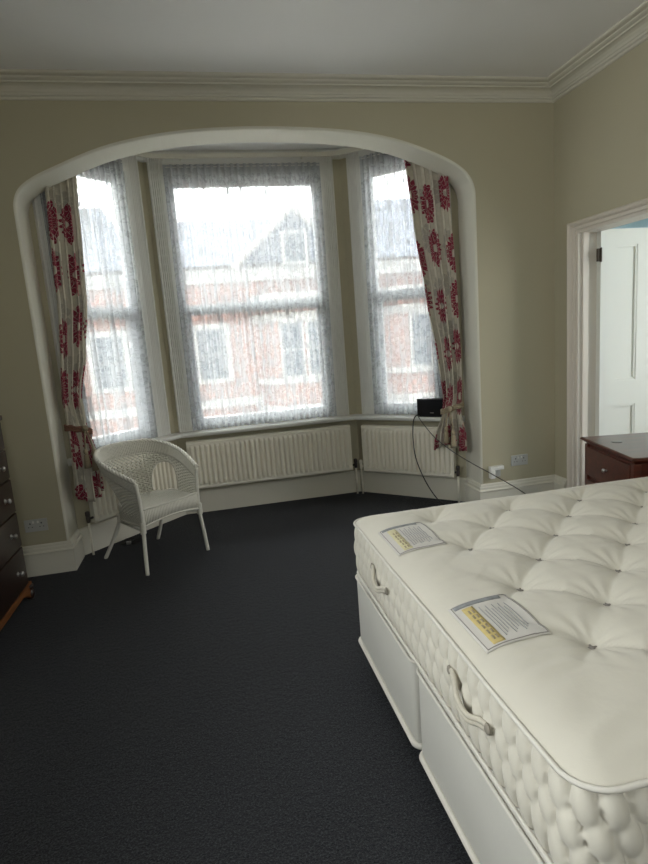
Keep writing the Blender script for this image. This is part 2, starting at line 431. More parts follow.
# fluted architrave cross-section: (across, proud)
FL = [(0, 0), (0, .030), (.010, .036), (.018, .030), (.022, .022), (.030, .030), (.038, .022), (.046, .030), (.054, .022), (.062, .030), (.070, .022),
      (.078, .030), (.086, .022), (.092, .026), (.104, .020), (.112, .014), (.124, .012), (.124, 0)]
def bay_window(idx, A, t, n, s0, s1, aw0=.124, aw1=.124):
    root = struct(bpy.data.objects.new('window_%d' % idx, None)); COL.objects.link(root)
    def P(s, o, z): v = A + t * s - n * o; return (v.x, v.y, z)      # o: into the room
    rot = Matrix(((t.x, -n.x, 0, A.x), (t.y, -n.y, 0, A.y), (0, 0, 1, 0), (0, 0, 0, 1)))  # local x = along, y = inward
    fw = .075
    bm = bmesh.new()
    for (a, b, c, d) in ((s0, s0 + fw, WZ0, WZ1), (s1 - fw, s1, WZ0, WZ1), (s0 + fw, s1 - fw, WZ0, WZ0 + fw + .02), (s0 + fw, s1 - fw, WZ1 - fw - .01, WZ1)):
        box(bm, a, b, -.10, -.03, c, d, rot, .006)
    mesh_obj('window_frame', bm, M['upvc'], root)
    bm = bmesh.new()
    zt = 1.78
    box(bm, s0 + fw, s1 - fw, -.095, -.035, zt - .045, zt + .045, rot, .006)
    for a in (s0 + fw, s1 - fw - .03): box(bm, a, a + .03, -.085, -.045, WZ0 + fw + .02, zt - .045, rot, .004)
    mesh_obj('sash', bm, M['upvc'], root)
    for z0, z1 in ((WZ0 + fw + .02, zt - .045), (zt + .045, WZ1 - fw - .01)):
        bm = bmesh.new(); box(bm, s0 + fw, s1 - fw, -.070, -.064, z0, z1, rot); mesh_obj('pane', bm, M['glass'], root)
    # architraves: two uprights and a head
    for sgn, s, wd in ((-1, s0 + .012, aw0), (1, s1 - .012, aw1)):
        bm = bmesh.new(); lo = []; hi = []
        for a, p in FL:
            w = (.124 - a) * wd / .124
            q = P(s + sgn * w, p, 0); lo.append(bm.verts.new((q[0], q[1], WZ0 + .0))); hi.append(bm.verts.new((q[0], q[1], WZ1 + .13)))
        m = len(lo)
        for k in range(m): bm.faces.new((lo[k], lo[(k + 1) % m], hi[(k + 1) % m], hi[k]))
        bm.faces.new(lo); bm.faces.new(hi)
        mesh_obj('architrave', bm, M['white'], root)
    bm = bmesh.new()
    box(bm, s0 + .012, s1 - .012, 0, .03, WZ1 - .01, WZ1 + .13, rot, .006)
    mesh_obj('head_board', bm, M['white'], root)
    return root
A, t, n, L1 = bay_wall('wall_bay_left', 0, .16, .845); LEFT = (A, t, n, L1); bay_window(1, A, t, n, .16, .845)
A, t, n, L2 = bay_wall('wall_bay_centre', 1, .145, 1.455); CEN = (A, t, n, L2); bay_window(2, A, t, n, .145, 1.455)
A, t, n, L3 = bay_wall('wall_bay_right', 2, .19, .865); RIGHT = (A, t, n, L3); bay_window(3, A, t, n, .19, .865)

# window board round the bay, cornice bead in the bay
bm = bmesh.new()
sweep(bm, [(-.03, .705), (-.03, .742), (.105, .742), (.118, .738), (.122, .728), (.118, .712), (.105, .705), (.03, .700), (.02, .690), (0, .688), (0, .705)], [inner[0] + Vector((.01, .0))] + inner[1:3] + [inner[3]])
struct(mesh_obj('windowsill', bm, M['white']))
bm = bmesh.new()
sweep(bm, [(0, BC - .07), (.015, BC - .065), (.02, BC - .05), (.045, BC - .02), (.05, BC), (0, BC)], inner)
struct(mesh_obj('trim_1', bm, M['white']))

# skirting boards
SK = [(0, 0), (.024, 0), (.024, .150), (.030, .154), (.032, .162), (.028, .168), (.020, .172), (.019, .190), (.013, .197), (.012, .206), (.006, .214), (0, .216)]
def skirt(name, path, mat=None, prof=SK):
    bm = bmesh.new(); sweep(bm, prof, path); return struct(mesh_obj(name, bm, mat or M['trim']))
skirt('baseboard_back_left', [(LW, D), (XL, D), (XL, D + T - .02)])
skirt('baseboard_back_right', [(XR, D + T - .02), (XR, D), (W, D), (W, 3.86)])
skirt('baseboard_bay', [inner[0] + Vector((.0, .0))] + inner[1:], None, [(0, 0), (.02, 0), (.02, .19), (.014, .20), (0, .205)])
skirt('baseboard_left', [(LW, RY), (LW, D)])
skirt('baseboard_right', [(W, 2.60), (W, RY)])
skirt('baseboard_rear', [(W, RY), (LW, RY)])
# cornice
CP = [(0, 3.045), (.012, 3.047), (.018, 3.055), (.016, 3.064), (.026, 3.067), (.030, 3.078), (.036, 3.080), (.042, 3.092), (.058, 3.104), (.078, 3.110),
      (.094, 3.111), (.097, 3.120), (.110, 3.122), (.122, 3.127), (.126, 3.134), (.150, 3.136), (.160, 3.141), (.164, 3.150), (0, 3.15)]
bm = bmesh.new(); sweep(bm, CP, [(LW, RY), (LW, D), (W, D), (W, RY)]); struct(mesh_obj('cornice', bm, M['cornice']))

# door casing and door
AP = [(0, 0), (0, .020), (.012, .024), (.020, .016), (.070, .018), (.090, .018), (.096, .030), (.110, .042), (.120, .034), (.128, .040), (.150, .044), (.165, .050),
      (.185, .048), (.205, .042), (.222, .030), (.222, 0)]
bm = bmesh.new()
# inverted U: architrave swept round the opening in the plane of the right wall (y,z), proud towards -x
path = [(DY1, 0), (DY1, DZ), (DY0, DZ), (DY0, 0)]
def offs(o):
    o = o * .34; return [(DY1 + o, 0), (DY1 + o, DZ + o * .8), (DY0 - o, DZ + o * .8), (DY0 - o, 0)]
cols = [[bm.verts.new((W - p * .7, y, z)) for y, z in offs(o)] for o, p in AP]
for i in range(len(AP)):
    a, b = cols[i], cols[(i + 1) % len(AP)]
    for k in range(3): bm.faces.new((a[k], a[k + 1], b[k + 1], b[k]))
bm.faces.new([c[0] for c in cols]); bm.faces.new([c[-1] for c in cols])
struct(mesh_obj('trim_2', bm, M['casing']))
bm = bmesh.new()
box(bm, W - .002, W + WT + .004, DY1 - .022, DY1, 0, DZ); box(bm, W - .002, W + WT + .004, DY0, DY0 + .022, 0, DZ); box(bm, W - .002, W + WT + .004, DY0 + .022, DY1 - .022, DZ - .022, DZ)
box(bm, W + .03, W + .075, DY1 - .036, DY1 - .022, 0, DZ - .022)
struct(mesh_obj('trim_3', bm, M['casing']))
door = bpy.data.objects.new('door_1', None); COL.objects.link(door); struct(door)
door.location = (W + WT - .006, DY1 - .068, .008); door.rotation_euler = (0, 0, math.radians(1.5))
DW, DH, DT = .78, DZ - .018, .044
def panelled(w, h, th, panels):
    bm = bmesh.new()
    xs = sorted({0, w} | {p[0] for p in panels} | {p[1] for p in panels}); zs = sorted({0, h} | {p[2] for p in panels} | {p[3] for p in panels})
    for i in range(len(xs) - 1):
        for j in range(len(zs) - 1):
            x0, x1, z0, z1 = xs[i], xs[i + 1], zs[j], zs[j + 1]
            ins = any(abs(x0 - p[0]) < 1e-6 and abs(x1 - p[1]) < 1e-6 and z0 >= p[2] - 1e-6 and z1 <= p[3] + 1e-6 for p in panels)
            if not ins: box(bm, x0, x1, 0, th, z0, z1)
    return bm
pan = [(.120, .315, .25, .79), (.455, .650, .25, .79), (.120, .315, .975, 1.965), (.455, .650, .975, 1.965)]
mesh_obj('door_leaf', panelled(DW, DH, DT, pan), M['doorpaint'], door)
for x0, x1, z0, z1 in pan:
    bm = bmesh.new()
    box(bm, x0, x1, .014, .030, z0, z1)
    # mould round the panel, both faces
    for y0, y1 in ((.004, .014), (.030, .040)):
        for a, b, c, d in ((x0, x0 + .016, z0, z1), (x1 - .016, x1, z0, z1), (x0, x1, z0, z0 + .016), (x0, x1, z1 - .016, z1)): box(bm, a, b, y0, y1, c, d)
    mesh_obj('panel', bm, M['doorpaint'], door)
for z in (.25, 1.90):
    bm = bmesh.new(); box(bm, -.034, .004, -.008, .004, z - .045, z + .045, None, .002)
    tube(bm, [(-.006, -.010, z - .05), (-.006, -.010, z + .05)], .007, 10)
    mesh_obj('hinge', bm, M['brass'], door)
bm = bmesh.new(); lathe(bm, [(.012, 0), (.012, .03), (.026, .04), (.030, .055), (.022, .068), (0, .072)], 16, Matrix.Translation((DW - .06, 0, 1.0)) @ Matrix.Rotation(PI / 2, 4, 'X'))
mesh_obj('door_knob', bm, M['brass'], door, True)

# ------------------------------------------------------------------ curtain rail, lace, curtains
def bayP(seg, s, o, z):
    A, t, n, L = seg; v = A + t * s - n * o; return Vector((v.x, v.y, z))
bm = bmesh.new()
rail = offset_path([inner[0] + Vector((.0, .0))] + inner[1:3] + [inner[3]], .135)
p2 = catmull([(rail[0].x + .01, rail[0].y + .0, 0), ((rail[0].x * .3 + rail[1].x * .7), (rail[0].y * .3 + rail[1].y * .7), 0)], 3)
a0, a1, a2, a3 = rail
def lerp(a, b, k): return a + (b - a) * k
pp = [lerp(a0, a1, .02), lerp(a0, a1, .4), lerp(a0, a1, .82)]
for k in range(1, 8):
    u = k / 8; pp.append((lerp(a0, a1, .82) * (1 - u) ** 2 + a1 * 2 * u * (1 - u) + lerp(a1, a2, .09) * u * u))
pp += [lerp(a1, a2, .09), lerp(a1, a2, .5), lerp(a1, a2, .91)]
for k in range(1, 8):
    u = k / 8; pp.append((lerp(a1, a2, .91) * (1 - u) ** 2 + a2 * 2 * u * (1 - u) + lerp(a2, a3, .18) * u * u))
pp += [lerp(a2, a3, .18), lerp(a2, a3, .6), lerp(a2, a3, .98)]
sweep(bm, [(-.006, 2.950), (.006, 2.950), (.006, 2.985), (-.006, 2.985)], pp)
rl = mesh_obj('curtain_rail', bm, M['trim'])
tag(rl, 'cream curtain rail bent round the top of the bay window', 'curtain rail')
for seg, s in ((LEFT, .55), (CEN, .3), (CEN, 1.3), (RIGHT, .5)):
    bm = bmesh.new(); p = bayP(seg, s, .0, 2.968); q = bayP(seg, s, .132, 2.968)
    tube(bm, [p, q], .006, 6); mesh_obj('bracket', bm, M['trim'], rl)

def lace(name, seg, s0, s1, z0, z1, folds, off, label, seed):
    rnd = random.Random(seed); bm = bmesh.new(); uvl = bm.loops.layers.uv.new('UVMap')
    nx, nz = folds * 10, 30
    ph = [rnd.uniform(-.5, .5) for _ in range(folds + 2)]; am = [rnd.uniform(.5, 1.3) for _ in range(folds + 2)]
    ar = 0; V = []; U = []
    for i in range(nx + 1):
        u = i / nx; s = s0 + (s1 - s0) * u
        k = u * folds; j = int(min(k, folds - 1)); fr = k - j
        amp = am[j] * (1 - fr) + am[j + 1] * fr
        phs = ph[j] * (1 - fr) + ph[j + 1] * fr
        col = []
        for m in range(nz + 1):
            w = m / nz; z = z0 + (z1 - z0) * w
            a = (.013 + .008 * (1 - w)) * amp
            o = off + a * math.sin(2 * PI * k + phs + .5 * math.sin(w * 3 + j))
            ss = s + .004 * math.sin(4 * PI * k + w * 2)
            col.append(bm.verts.new(bayP(seg, ss, o, z)))
        V.append(col); U.append(u * (s1 - s0) * 1.45)
    for i in range(nx):
        for m in range(nz):
            f = bm.faces.new((V[i][m], V[i + 1][m], V[i + 1][m + 1], V[i][m + 1]))
            for lp, (a, b) in zip(f.loops, ((i, m), (i + 1, m), (i + 1, m + 1), (i, m + 1))): lp[uvl].uv = (U[a] + seed, (z1 - z0) * b / nz)
    o = mesh_obj(name, bm, M['lace'], None, True, False)
    bm = bmesh.new(); tube(bm, [bayP(seg, s0 - .01, off, z1 - .02), bayP(seg, s1 + .01, off, z1 - .02)], .004, 6)
    mesh_obj('curtain_wire', bm, M['white'], o)
    return tag(o, label, 'lace curtain', 'lace net curtains in the bay')
lace('lace_curtain', LEFT, .08, .80, .752, 2.93, 15, .045, 'white lace net curtain over the left bay window, above the wicker chair', 3)
lace('lace_curtain', CEN, .15, 1.445, .752, 2.93, 24, .048, 'wide white lace net curtain over the middle bay window, brick houses showing through', 11)
lace('lace_curtain', RIGHT, .215, .93, .752, 2.93, 15, .045, 'white lace net curtain over the right bay window, behind the black speaker', 19)

def curtain(seg, edgeA, edgeB, zt, zb, tie_z, off, folds, seed, label, side):
    """edgeA / edgeB: tables z -> s of the two side edges"""
    rnd = random.Random(seed); bm = bmesh.new(); uvl = bm.loops.layers.uv.new('UVMap')
    nx, nz = folds * 14, 90
    V = []; cloth = 1.15
    fo = [rnd.uniform(-.4, .4) for _ in range(folds + 2)]
    for i in range(nx + 1):
        u = i / nx; k = u * folds; j = int(min(k, folds - 1)); fr = k - j
        ph = fo[j] * (1 - fr) + fo[j + 1] * fr; col = []
        for m in range(nz + 1):
            z = zb + (zt - zb) * m / nz
            sa, sb = interp(edgeA, z), interp(edgeB, z)
            w = abs(sb - sa)
            s = sa + (sb - sa) * u
            pinch = math.exp(-((z - tie_z) / .10) ** 2)
            amp = (.034 - .020 * pinch) * (.7 + .3 * math.cos(j * 2.1)) + .010 * max(0, tie_z - z) * 2
            o = off + .055 * min(1, max(0, (1.15 - z) / .30)) + amp * math.sin(2 * PI * k + ph) + .035 * math.sin(PI * u) * pinch + .05 * math.sin(PI * u) * (1 if z < tie_z - .05 else 0) * min(1, (tie_z - z) * 4)
            s += .012 * math.sin(4 * PI * k + ph) * (1 - pinch) * w / .3
            col.append(bm.verts.new(bayP(seg, s, o, z + (.03 * math.sin(PI * u * 2 + seed) * (1 - m / nz) ** 6))))
        V.append(col)
    for i in range(nx):
        for m in range(nz):
            f = bm.faces.new((V[i][m], V[i + 1][m], V[i + 1][m + 1], V[i][m + 1]))
            for lp, (a, b) in zip(f.loops, ((i, m), (i + 1, m), (i + 1, m + 1), (i, m + 1))):
                lp[uvl].uv = (cloth * a / nx + seed, (zt - zb) * b / nz)
    o = mesh_obj('curtain', bm, M['curtain'], None, True, False)
    md = o.modifiers.new('thick', 'SOLIDIFY'); md.thickness = .003
    tag(o, label, 'curtain', 'red flowered curtains of the bay')
    # tieback: rope loop round the gather, knot, two tassels
    sa, sb = interp(edgeA, tie_z), interp(edgeB, tie_z); sc = (sa + sb) / 2; hw = abs(sb - sa) / 2
    tm = M['redcord'] if side == 'L' else M['cord']
    for dz in (-.014, .0, .014):
        bm = bmesh.new(); pts = []
        for k in range(40):
            a = 2 * PI * k / 40
            pts.append(bayP(seg, sc + (hw + .012) * math.cos(a), off + .045 + .062 * math.sin(a), tie_z + dz + .03 * math.cos(a) * (1 if side == 'R' else -1) + .004 * math.sin(8 * a)))
        tube(bm, pts, .0075, 6, True); mesh_obj('tieback_cord', bm, tm, o, True)
    kn = sc + (.015 if side == 'R' else .0)
    kd = off + (.150 if side == 'R' else .125)
    for q, (ds, ln) in enumerate(((-.022, .23), (.022, .26))):
        bm = bmesh.new()
        p0 = bayP(seg, kn, kd, tie_z + .02); p1 = bayP(seg, kn + ds, kd + .012, tie_z - .08); p2_ = bayP(seg, kn + ds * 1.3, kd + .012, tie_z - ln + .09)
        tube(bm, catmull([p0, p1, p2_], 6), .006, 6)
        c = p2_
        lathe(bm, [(.004, .012), (.013, .006), (.017, -.008), (.013, -.022), (.009, -.028), (.016, -.036), (.022, -.10), (.024, -.125), (.0, -.125)][::-1], 14, Matrix.Translation(c))
        mesh_obj('tassel', bm, M['cord'], o, True)
    bm = bmesh.new(); bmesh.ops.create_uvsphere(bm, u_segments=12, v_segments=8, radius=.022, matrix=Matrix.Translation(bayP(seg, kn, kd, tie_z + .012))); mesh_obj('tieback_knot', bm, M['cord'], o, True)
    return o
curtain(LEFT, [(.45, -.085), (.70, -.075), (.94, -.045), (1.18, -.031), (1.86, .035), (2.61, .07), (2.93, .08)],
        [(.45, .155), (.70, .15), (.94, .112), (1.18, .125), (1.5, .21), (1.86, .275), (2.4, .31), (2.93, .345)], 2.93, .47, .96, .115, 5, 2,
        'cream curtain with red flowers gathered at the left end of the bay', 'L')
curtain(RIGHT, [(.50, .83), (.62, .845), (.79, .905), (.93, .918), (1.25, .868), (1.70, .795), (2.3, .71), (2.93, .645)],
        [(.50, 1.10), (.62, 1.10), (.80, 1.065), (.93, 1.065), (1.68, 1.045), (2.59, 1.0), (2.93, .99)], 2.93, .51, .83, .125, 5, 5,
        'cream curtain with red flowers tied back at the right end of the bay', 'R')

# ------------------------------------------------------------------ radiators
def radiator(seg, s0, s1, z0, z1, label, pipes, pitch=.0425):
    A, t, n, L = seg
    o = empty('radiator', (A.x, A.y, 0), math.atan2(t.y, t.x), label, 'radiator', 'white panel radiators under the bay windows')
    yf = -.105; yb = -.045     # local y is outward, so the room side is negative
    w = s1 - s0; nr = max(1, round((w - .04) / pitch)); p = (w - .04) / nr
    bm = bmesh.new(); per = 12; zs = [z0, z0 + .012, z0 + .030, z0 + .055, z1 - .055, z1 - .030, z1 - .012, z1]
    fz = [0, 0, 0, 1, 1, 0, 0, 0]
    V = []
    xs = [s0] + [s0 + .02 + p * (i + q / per) for i in range(nr) for q in range(per)] + [s1 - .02, s1]
    for i, x in enumerate(xs):
        u = ((x - s0 - .02) / p) % 1 if s0 + .02 <= x < s1 - .021 else 0
        g = max(0, min(1, (abs(u - .5) < .36) * (1 - (abs(u - .5) / .36) ** 5))) if s0 + .02 < x < s1 - .02 else 0
        col = []
        for z, k in zip(zs, fz):
            e = .012 if z in (z0, z1) else 0
            col.append(bm.verts.new((x, yf + e - .022 * g * k + .010 * k, z)))
        V.append(col)
    for a, b in zip(V, V[1:]):
        for k in range(len(zs) - 1): bm.faces.new((a[k], b[k], b[k + 1], a[k + 1]))
    mesh_obj('front_panel', bm, M['radiator'], o, False)
    bm = bmesh.new(); box(bm, s0 + .002, s1 - .002, yf + .012, yb - .03, z0, z1 - .004)
    mesh_obj('body', bm, M['radiator'], o)
    bm = bmesh.new(); box(bm, s0, s1, yf + .004, yb, z1 - .003, z1 + .006, None, .002)
    mesh_obj('top_grille', bm, M['radiator'], o)
    for a, b in ((s0 - .004, s0 + .001), (s1 - .001, s1 + .004)):
        bm = bmesh.new(); box(bm, a, b, yf + .006, yb, z0 + .004, z1); mesh_obj('side_panel', bm, M['radiator'], o)
    for a in (s0 + .15, s1 - .18):
        bm = bmesh.new(); box(bm, a, a + .03, yb - .03, -.004, z0 + .05, z1 - .05); mesh_obj('bracket', bm, M['radiator'], o)
    for x in pipes:
        side = -1 if x < s0 else 1; xe = s0 if side < 0 else s1
        bm = bmesh.new(); tube(bm, [(xe, -.075, z0 + .045), (x, -.075, z0 + .045)], .009, 10)
        lathe(bm, [(.011, -.03), (.015, -.02), (.015, .015), (.012, .02), (.017, .024), (.017, .052), (.010, .058)], 14, Matrix.Translation((x, -.075, z0 + .045)))
        mesh_obj('valve', bm, M['valve'] if side > 0 or seg is LEFT else M['radiator'], o, True)
        bm = bmesh.new(); tube(bm, [(x, -.075, z0 + .02), (x, -.075, .0)], .0085, 10); mesh_obj('pipe', bm, M['radiator'], o, True)
radiator(LEFT, .10, .90, .235, .660, 'cream panel radiator under the left bay window, behind the wicker chair', [.055])
radiator(CEN, .085, 1.545, .235, .660, 'longest cream panel radiator, under the middle bay window', [1.585])
radiator(RIGHT, .10, .955, .222, .650, 'cream panel radiator under the right bay window, with a black cable hanging over it', [.06, .985])

# ------------------------------------------------------------------ speaker on the sill, cables, sockets
A, t, n, L = RIGHT
sp = empty('speaker', tuple(bayP(RIGHT, .79, .085, .742)), math.atan2(t.y, t.x), 'black box speaker on the white sill beside the right curtain', 'speaker')
bm = bmesh.new(); box(bm, -.135, .135, -.022, .035, .0, .155, None, .006); mesh_obj('case', bm, M['black'], sp)
bm = bmesh.new(); box(bm, -.125, .125, -.026, -.020, .012, .145, None, .003); mesh_obj('grille', bm, mat_paint('speaker_mesh', (.006, .006, .007, 1), .8, .3, .5, 300), sp)
bm = bmesh.new(); box(bm, -.016, .016, -.0285, -.026, .034, .040); mesh_obj('badge', bm, M['dullmetal'], sp)
bm = bmesh.new()
pts = catmull([bayP(RIGHT, .655, .06, .750), bayP(RIGHT, .645, .115, .752), bayP(RIGHT, .628, .135, .70), bayP(RIGHT, .625, .15, .55), bayP(RIGHT, .655, .17, .38), bayP(RIGHT, .745, .20, .20), bayP(RIGHT, .86, .24, .07), bayP(RIGHT, .97, .28, .008), bayP(RIGHT, 1.00, .42, .006)], 10)
tube(bm, pts, .0045, 6)
tag(mesh_obj('cable', bm, M['blackcable'], None, True), 'black cable hanging down from the sill over the right radiator to the carpet', 'cable')
bm = bmesh.new()
pts = [bayP(RIGHT, .67, .06, .750), bayP(RIGHT, .68, .14, .747), Vector((1.729, 4.327, .660)), Vector((1.760, 4.20, .586)), Vector((1.826, 4.011, .503)), Vector((1.91, 3.846, .432)), Vector((1.985, 3.75, .380)), Vector((2.12, 3.52, .272)), Vector((2.20, 3.2, .15)), Vector((2.22, 2.9, .012)), Vector((2.15, 2.6, .006)), Vector((1.9, 2.55, .006))]
tube(bm, catmull(pts, 8), .0038, 6)
tag(mesh_obj('cable', bm, M['greycable'], None, True), 'thin taut cable running from the sill down past the white adaptor to behind the bed', 'cable')

def socket(x, z, label, nplug=2):
    o = empty('wall_socket', (x, D, z), 0, label, 'wall socket')
    bm = bmesh.new(); box(bm, -.073, .073, -.010, 0, -.043, .043, None, .003); mesh_obj('faceplate', bm, M['plate'], o)
    for cx in (-.036, .036):
        bm = bmesh.new(); box(bm, cx - .004, cx + .004, -.0106, -.009, .010, .020); box(bm, cx - .015, cx - .008, -.0106, -.009, -.012, -.007); box(bm, cx + .008, cx + .015, -.0106, -.009, -.012, -.007)
        mesh_obj('pin_holes', bm, M['slot'], o)
        bm = bmesh.new(); s = cx * .42; box(bm, s - .006, s + .006, -.0135, -.009, .016, .032, None, .001); mesh_obj('switch', bm, M['white'], o)
    return o
socket(-1.257, .356, 'white double socket on the wall beside the dark chest of drawers')
socket(2.385, .378, 'white double socket on the wall between the arch and the doorway')
o = empty('plug_adaptor', (2.172, D, .305), 0, 'white plug-in adaptor box low on the wall right of the bay, above the skirting', 'adaptor')
bm = bmesh.new(); box(bm, -.058, .062, -.034, 0, .020, .052, None, .004); box(bm, -.058, -.018, -.040, 0, -.045, .022, None, .004); mesh_obj('housing', bm, M['white'], o)
bm = bmesh.new(); box(bm, .0, .045, -.006, 0, -.040, .022, None, .002); mesh_obj('backplate', bm, M['plate'], o)
# small tangle on the carpet
bm = bmesh.new(); pts = []
for k in range(70):
    a = k * .42; r = .035 + .022 * math.sin(k * .9); pts.append((-.72 + r * math.cos(a) * 1.5, 4.42 + r * math.sin(a), .008 + .012 * (1 + math.sin(k * 1.3)) * .8))
tube(bm, catmull(pts, 3), .0035, 5)
o = mesh_obj('cable_tangle', bm, M['blackcable'], None, True)
tag(o, 'small tangle of dark cable on the carpet under the wicker chair', 'cable tangle')
bm = bmesh.new(); box(bm, -.755, -.72, 4.375, 4.40, .004, .028, None, .004); mesh_obj('plug', bm, M['chrome'], o)

# ------------------------------------------------------------------ wicker tub chair
CH = empty('wicker_chair', (-.509, 4.096, 0), math.atan2(.615, .79), 'white wicker tub armchair with arched openings, standing in the bay', 'armchair')
# local axes: x to the chair's right as seen from its back..., front is -y
def U(t, k):
    """plan of the tub wall; t 0..1 from one front post round the back to the other; k 0 at seat, 1 at rim"""
    hx = .222 + .076 * k; yf = -.262 - .006 * k; y1 = -.03 + .06 * k; yb = .180 + .145 * k
    hf = .226 + .020 * k
    Ls = y1 - yf; Le = PI * math.sqrt((hx * hx + (yb - y1) ** 2) / 2); tot = 2 * Ls + Le; d = t * tot
    if d < Ls: f = d / Ls; return (-(hf + (hx - hf) * math.sin(f * PI / 2)), yf + d)
    if d > tot - Ls: f = (tot - d) / Ls; return ((hf + (hx - hf) * math.sin(f * PI / 2)), yf + (tot - d))
    a = (d - Ls) / Le * PI
    return (-hx * math.cos(a), y1 + (yb - y1) * math.sin(a))
def rimz(t): 
    b = math.sin(PI * t) ; return .635 + .165 * min(1, b ** 1.0 * 1.08)
ZS = .385
def shell(t, z, out=0):
    k = max(0, (z - .42) / (rimz(t) - .42)); x, y = U(t, k)
    if out:
        x2, y2 = U(min(1, t + .002), k); x1, y1 = U(max(0, t - .002), k); d = Vector((x2 - x1, y2 - y1)); d.normalize()
        x += -d.y * out; y += d.x * out
    return Vector((x, y, z))
def in_hole(t, z):
    for c in (.285, .715):
        u = (t - c) / .098
        if abs(u) < 1 and .435 < z < .435 + .205 * math.sqrt(max(0, 1 - abs(u) ** 2.4)): return True
    return False
def in_open(t, z): return .40 < t < .60 and .60 < z < .70
# horizontal weave
bm = bmesh.new(); NS = 56; rows = 32; q = 4
for r in range(rows):
    v = r / (rows - 1); seg_ = []
    for i in range(NS * q + 1):
        t = i / (NS * q)
        z = ZS + (rimz(t) - ZS) * v
        if in_hole(t, z) or in_open(t, z):
            if len(seg_) > 2: tube(bm, seg_, .0056, 4, False, False)
            seg_ = []; continue
        seg_.append(shell(t, z, .0052 * math.cos(PI * i / q + PI * r)))
    if len(seg_) > 2: tube(bm, seg_, .0056, 4, False, False)
mesh_obj('woven_back', bm, M['wicker'], CH, True)
bm = bmesh.new()
for i in range(1, NS):
    t = i / NS; pts = []
    for m in range(26):
        z = ZS + (rimz(t) - ZS) * m / 25
        if in_hole(t, z):
            if len(pts) > 1: tube(bm, pts, .0042, 5)
            pts = []; continue
        if in_open(t, z):
            if len(pts) > 1: tube(bm, pts, .0042, 5)
            pts = []; continue
        pts.append(shell(t, z))
    if len(pts) > 1: tube(bm, pts, .0042, 5)
# close-set upright canes of the upper band, wrapped over the rim
for i in range(1, NS * 2):
    t = i / (NS * 2); zr = rimz(t); pts = []
    for m in range(7):
        z = zr - (.085 - .085 * m / 6) * 1.0
        if in_hole(t, z) or in_open(t, z): continue
        pts.append(shell(t, z, -.007)); 
    if len(pts) > 1: tube(bm, pts, .0056, 5)
    pts = [p_ for p_ in (shell(t, zr - .085 * (1 - m / 6), .007) for m in range(7))]
    tube(bm, pts, .0056, 5)
# crossed canes in the open panel of the back
for k in range(-4, 13):
    for sg in (1, -1):
        pts = []
        for m in range(9):
            f = m / 8; t = .40 + .2 * (k / 8 + sg * f * .5)
            if .398 < t < .602: pts.append(shell(t, .598 + .104 * f, .003 * sg))
        if len(pts) > 1: tube(bm, pts, .004, 5)
mesh_obj('cane_stakes', bm, M['wicker'], CH, True)
# hole borders
for c in (.285, .715):
    bm = bmesh.new(); pts = []
    for k in range(33):
        a = -1 + 2 * k / 32; u = math.copysign(abs(math.sin(a * PI / 2)), a)
        pts.append(shell(c + .098 * u, .435 + .205 * math.sqrt(max(0, 1 - abs(u) ** 2.4))))
    tube(bm, pts, .0085, 7); mesh_obj('opening_border', bm, M['wicker'], CH, True)
# plaited rim and its wrap
bm = bmesh.new(); NR = 240
for ph in range(3):
    pts = []
    for i in range(NR + 1):
        t = i / NR; a = i * .42 + ph * 2 * PI / 3; p = shell(t, rimz(t)); o_ = .008 * math.cos(a)
        pts.append(shell(t, rimz(t), o_) + Vector((0, 0, .008 * math.sin(a))))
    tube(bm, pts, .0095, 6)
mesh_obj('plaited_rim', bm, M['wicker'], CH, True)
# seat: woven with rows running side to side
def seat_half(y):   # half width of the seat at y
    best = .0
    for i in range(0, 61):
        x, yy = U(i / 120, 0)
        if abs(yy - y) < .006: best = max(best, abs(x))
    return best
bm = bmesh.new(); ys = [-.262 + k * .0095 for k in range(54)]
for r, y in enumerate(ys):
    if y > .178: break
    hx = .224 if y < -.03 else .222 * math.sqrt(max(0, 1 - ((y + .03) / .21) ** 2))
    if hx < .02: continue
    nn = max(4, int(hx * 2 / .0115)); pts = []
    for i in range(nn + 1):
        x = -hx + 2 * hx * i / nn
        pts.append((x, y, .428 + .005 * math.cos(PI * i + PI * r) - .012 * (1 - (x / .25) ** 2) * (1 - (y / .27) ** 2)))
    tube(bm, pts, .0052, 4)
box(bm, -.19, .19, -.25, .06, .405, .412)
mesh_obj('seat', bm, M['wicker'], CH, True)
# front apron: vertical wrapped canes, slightly arched underneath
bm = bmesh.new()
for k in range(41):
    u = k / 40; x = -.228 + .456 * u; zb = .325 + .028 * math.sin(PI * u)
    bow = .012 * math.sin(PI * u)
    tube(bm, [(x, -.268 - bow, zb), (x, -.272 - bow, (.44 + zb) / 2), (x, -.268 - bow, .442)], .0062, 6)
for z0 in (.442, .0):
    pts = []
    for k in range(21):
        u = k / 20; x = -.23 + .46 * u; pts.append((x, -.268 - .012 * math.sin(PI * u), .443 if z0 else .325 + .028 * math.sin(PI * u)))
    tube(bm, pts, .009, 8)
for j in range(1, 12):
    z = .335 + j * .0095; pts = []
    for i in range(81):
        u = i / 80; zz = z + .022 * (1 - j / 12) * math.sin(PI * u); pts.append((-.228 + .456 * u, -.266 - .012 * math.sin(PI * u) + .004 * math.cos(PI * i + PI * j), zz))
    tube(bm, pts, .0042, 4)
mesh_obj('apron', bm, M['wicker'], CH, True)
# skirt under the sides and back
bm = bmesh.new()
for r in range(9):
    z = .33 + r * .0085; pts = []
    for i in range(NS * 2 + 1): pts.append(shell(i / (NS * 2), z, .004 * math.cos(PI * i + PI * r)))
    tube(bm, pts, .0046, 4)
pts = [shell(i / 80, .327) for i in range(81)]; tube(bm, pts, .009, 6)
mesh_obj('seat_border', bm, M['wicker'], CH, True)
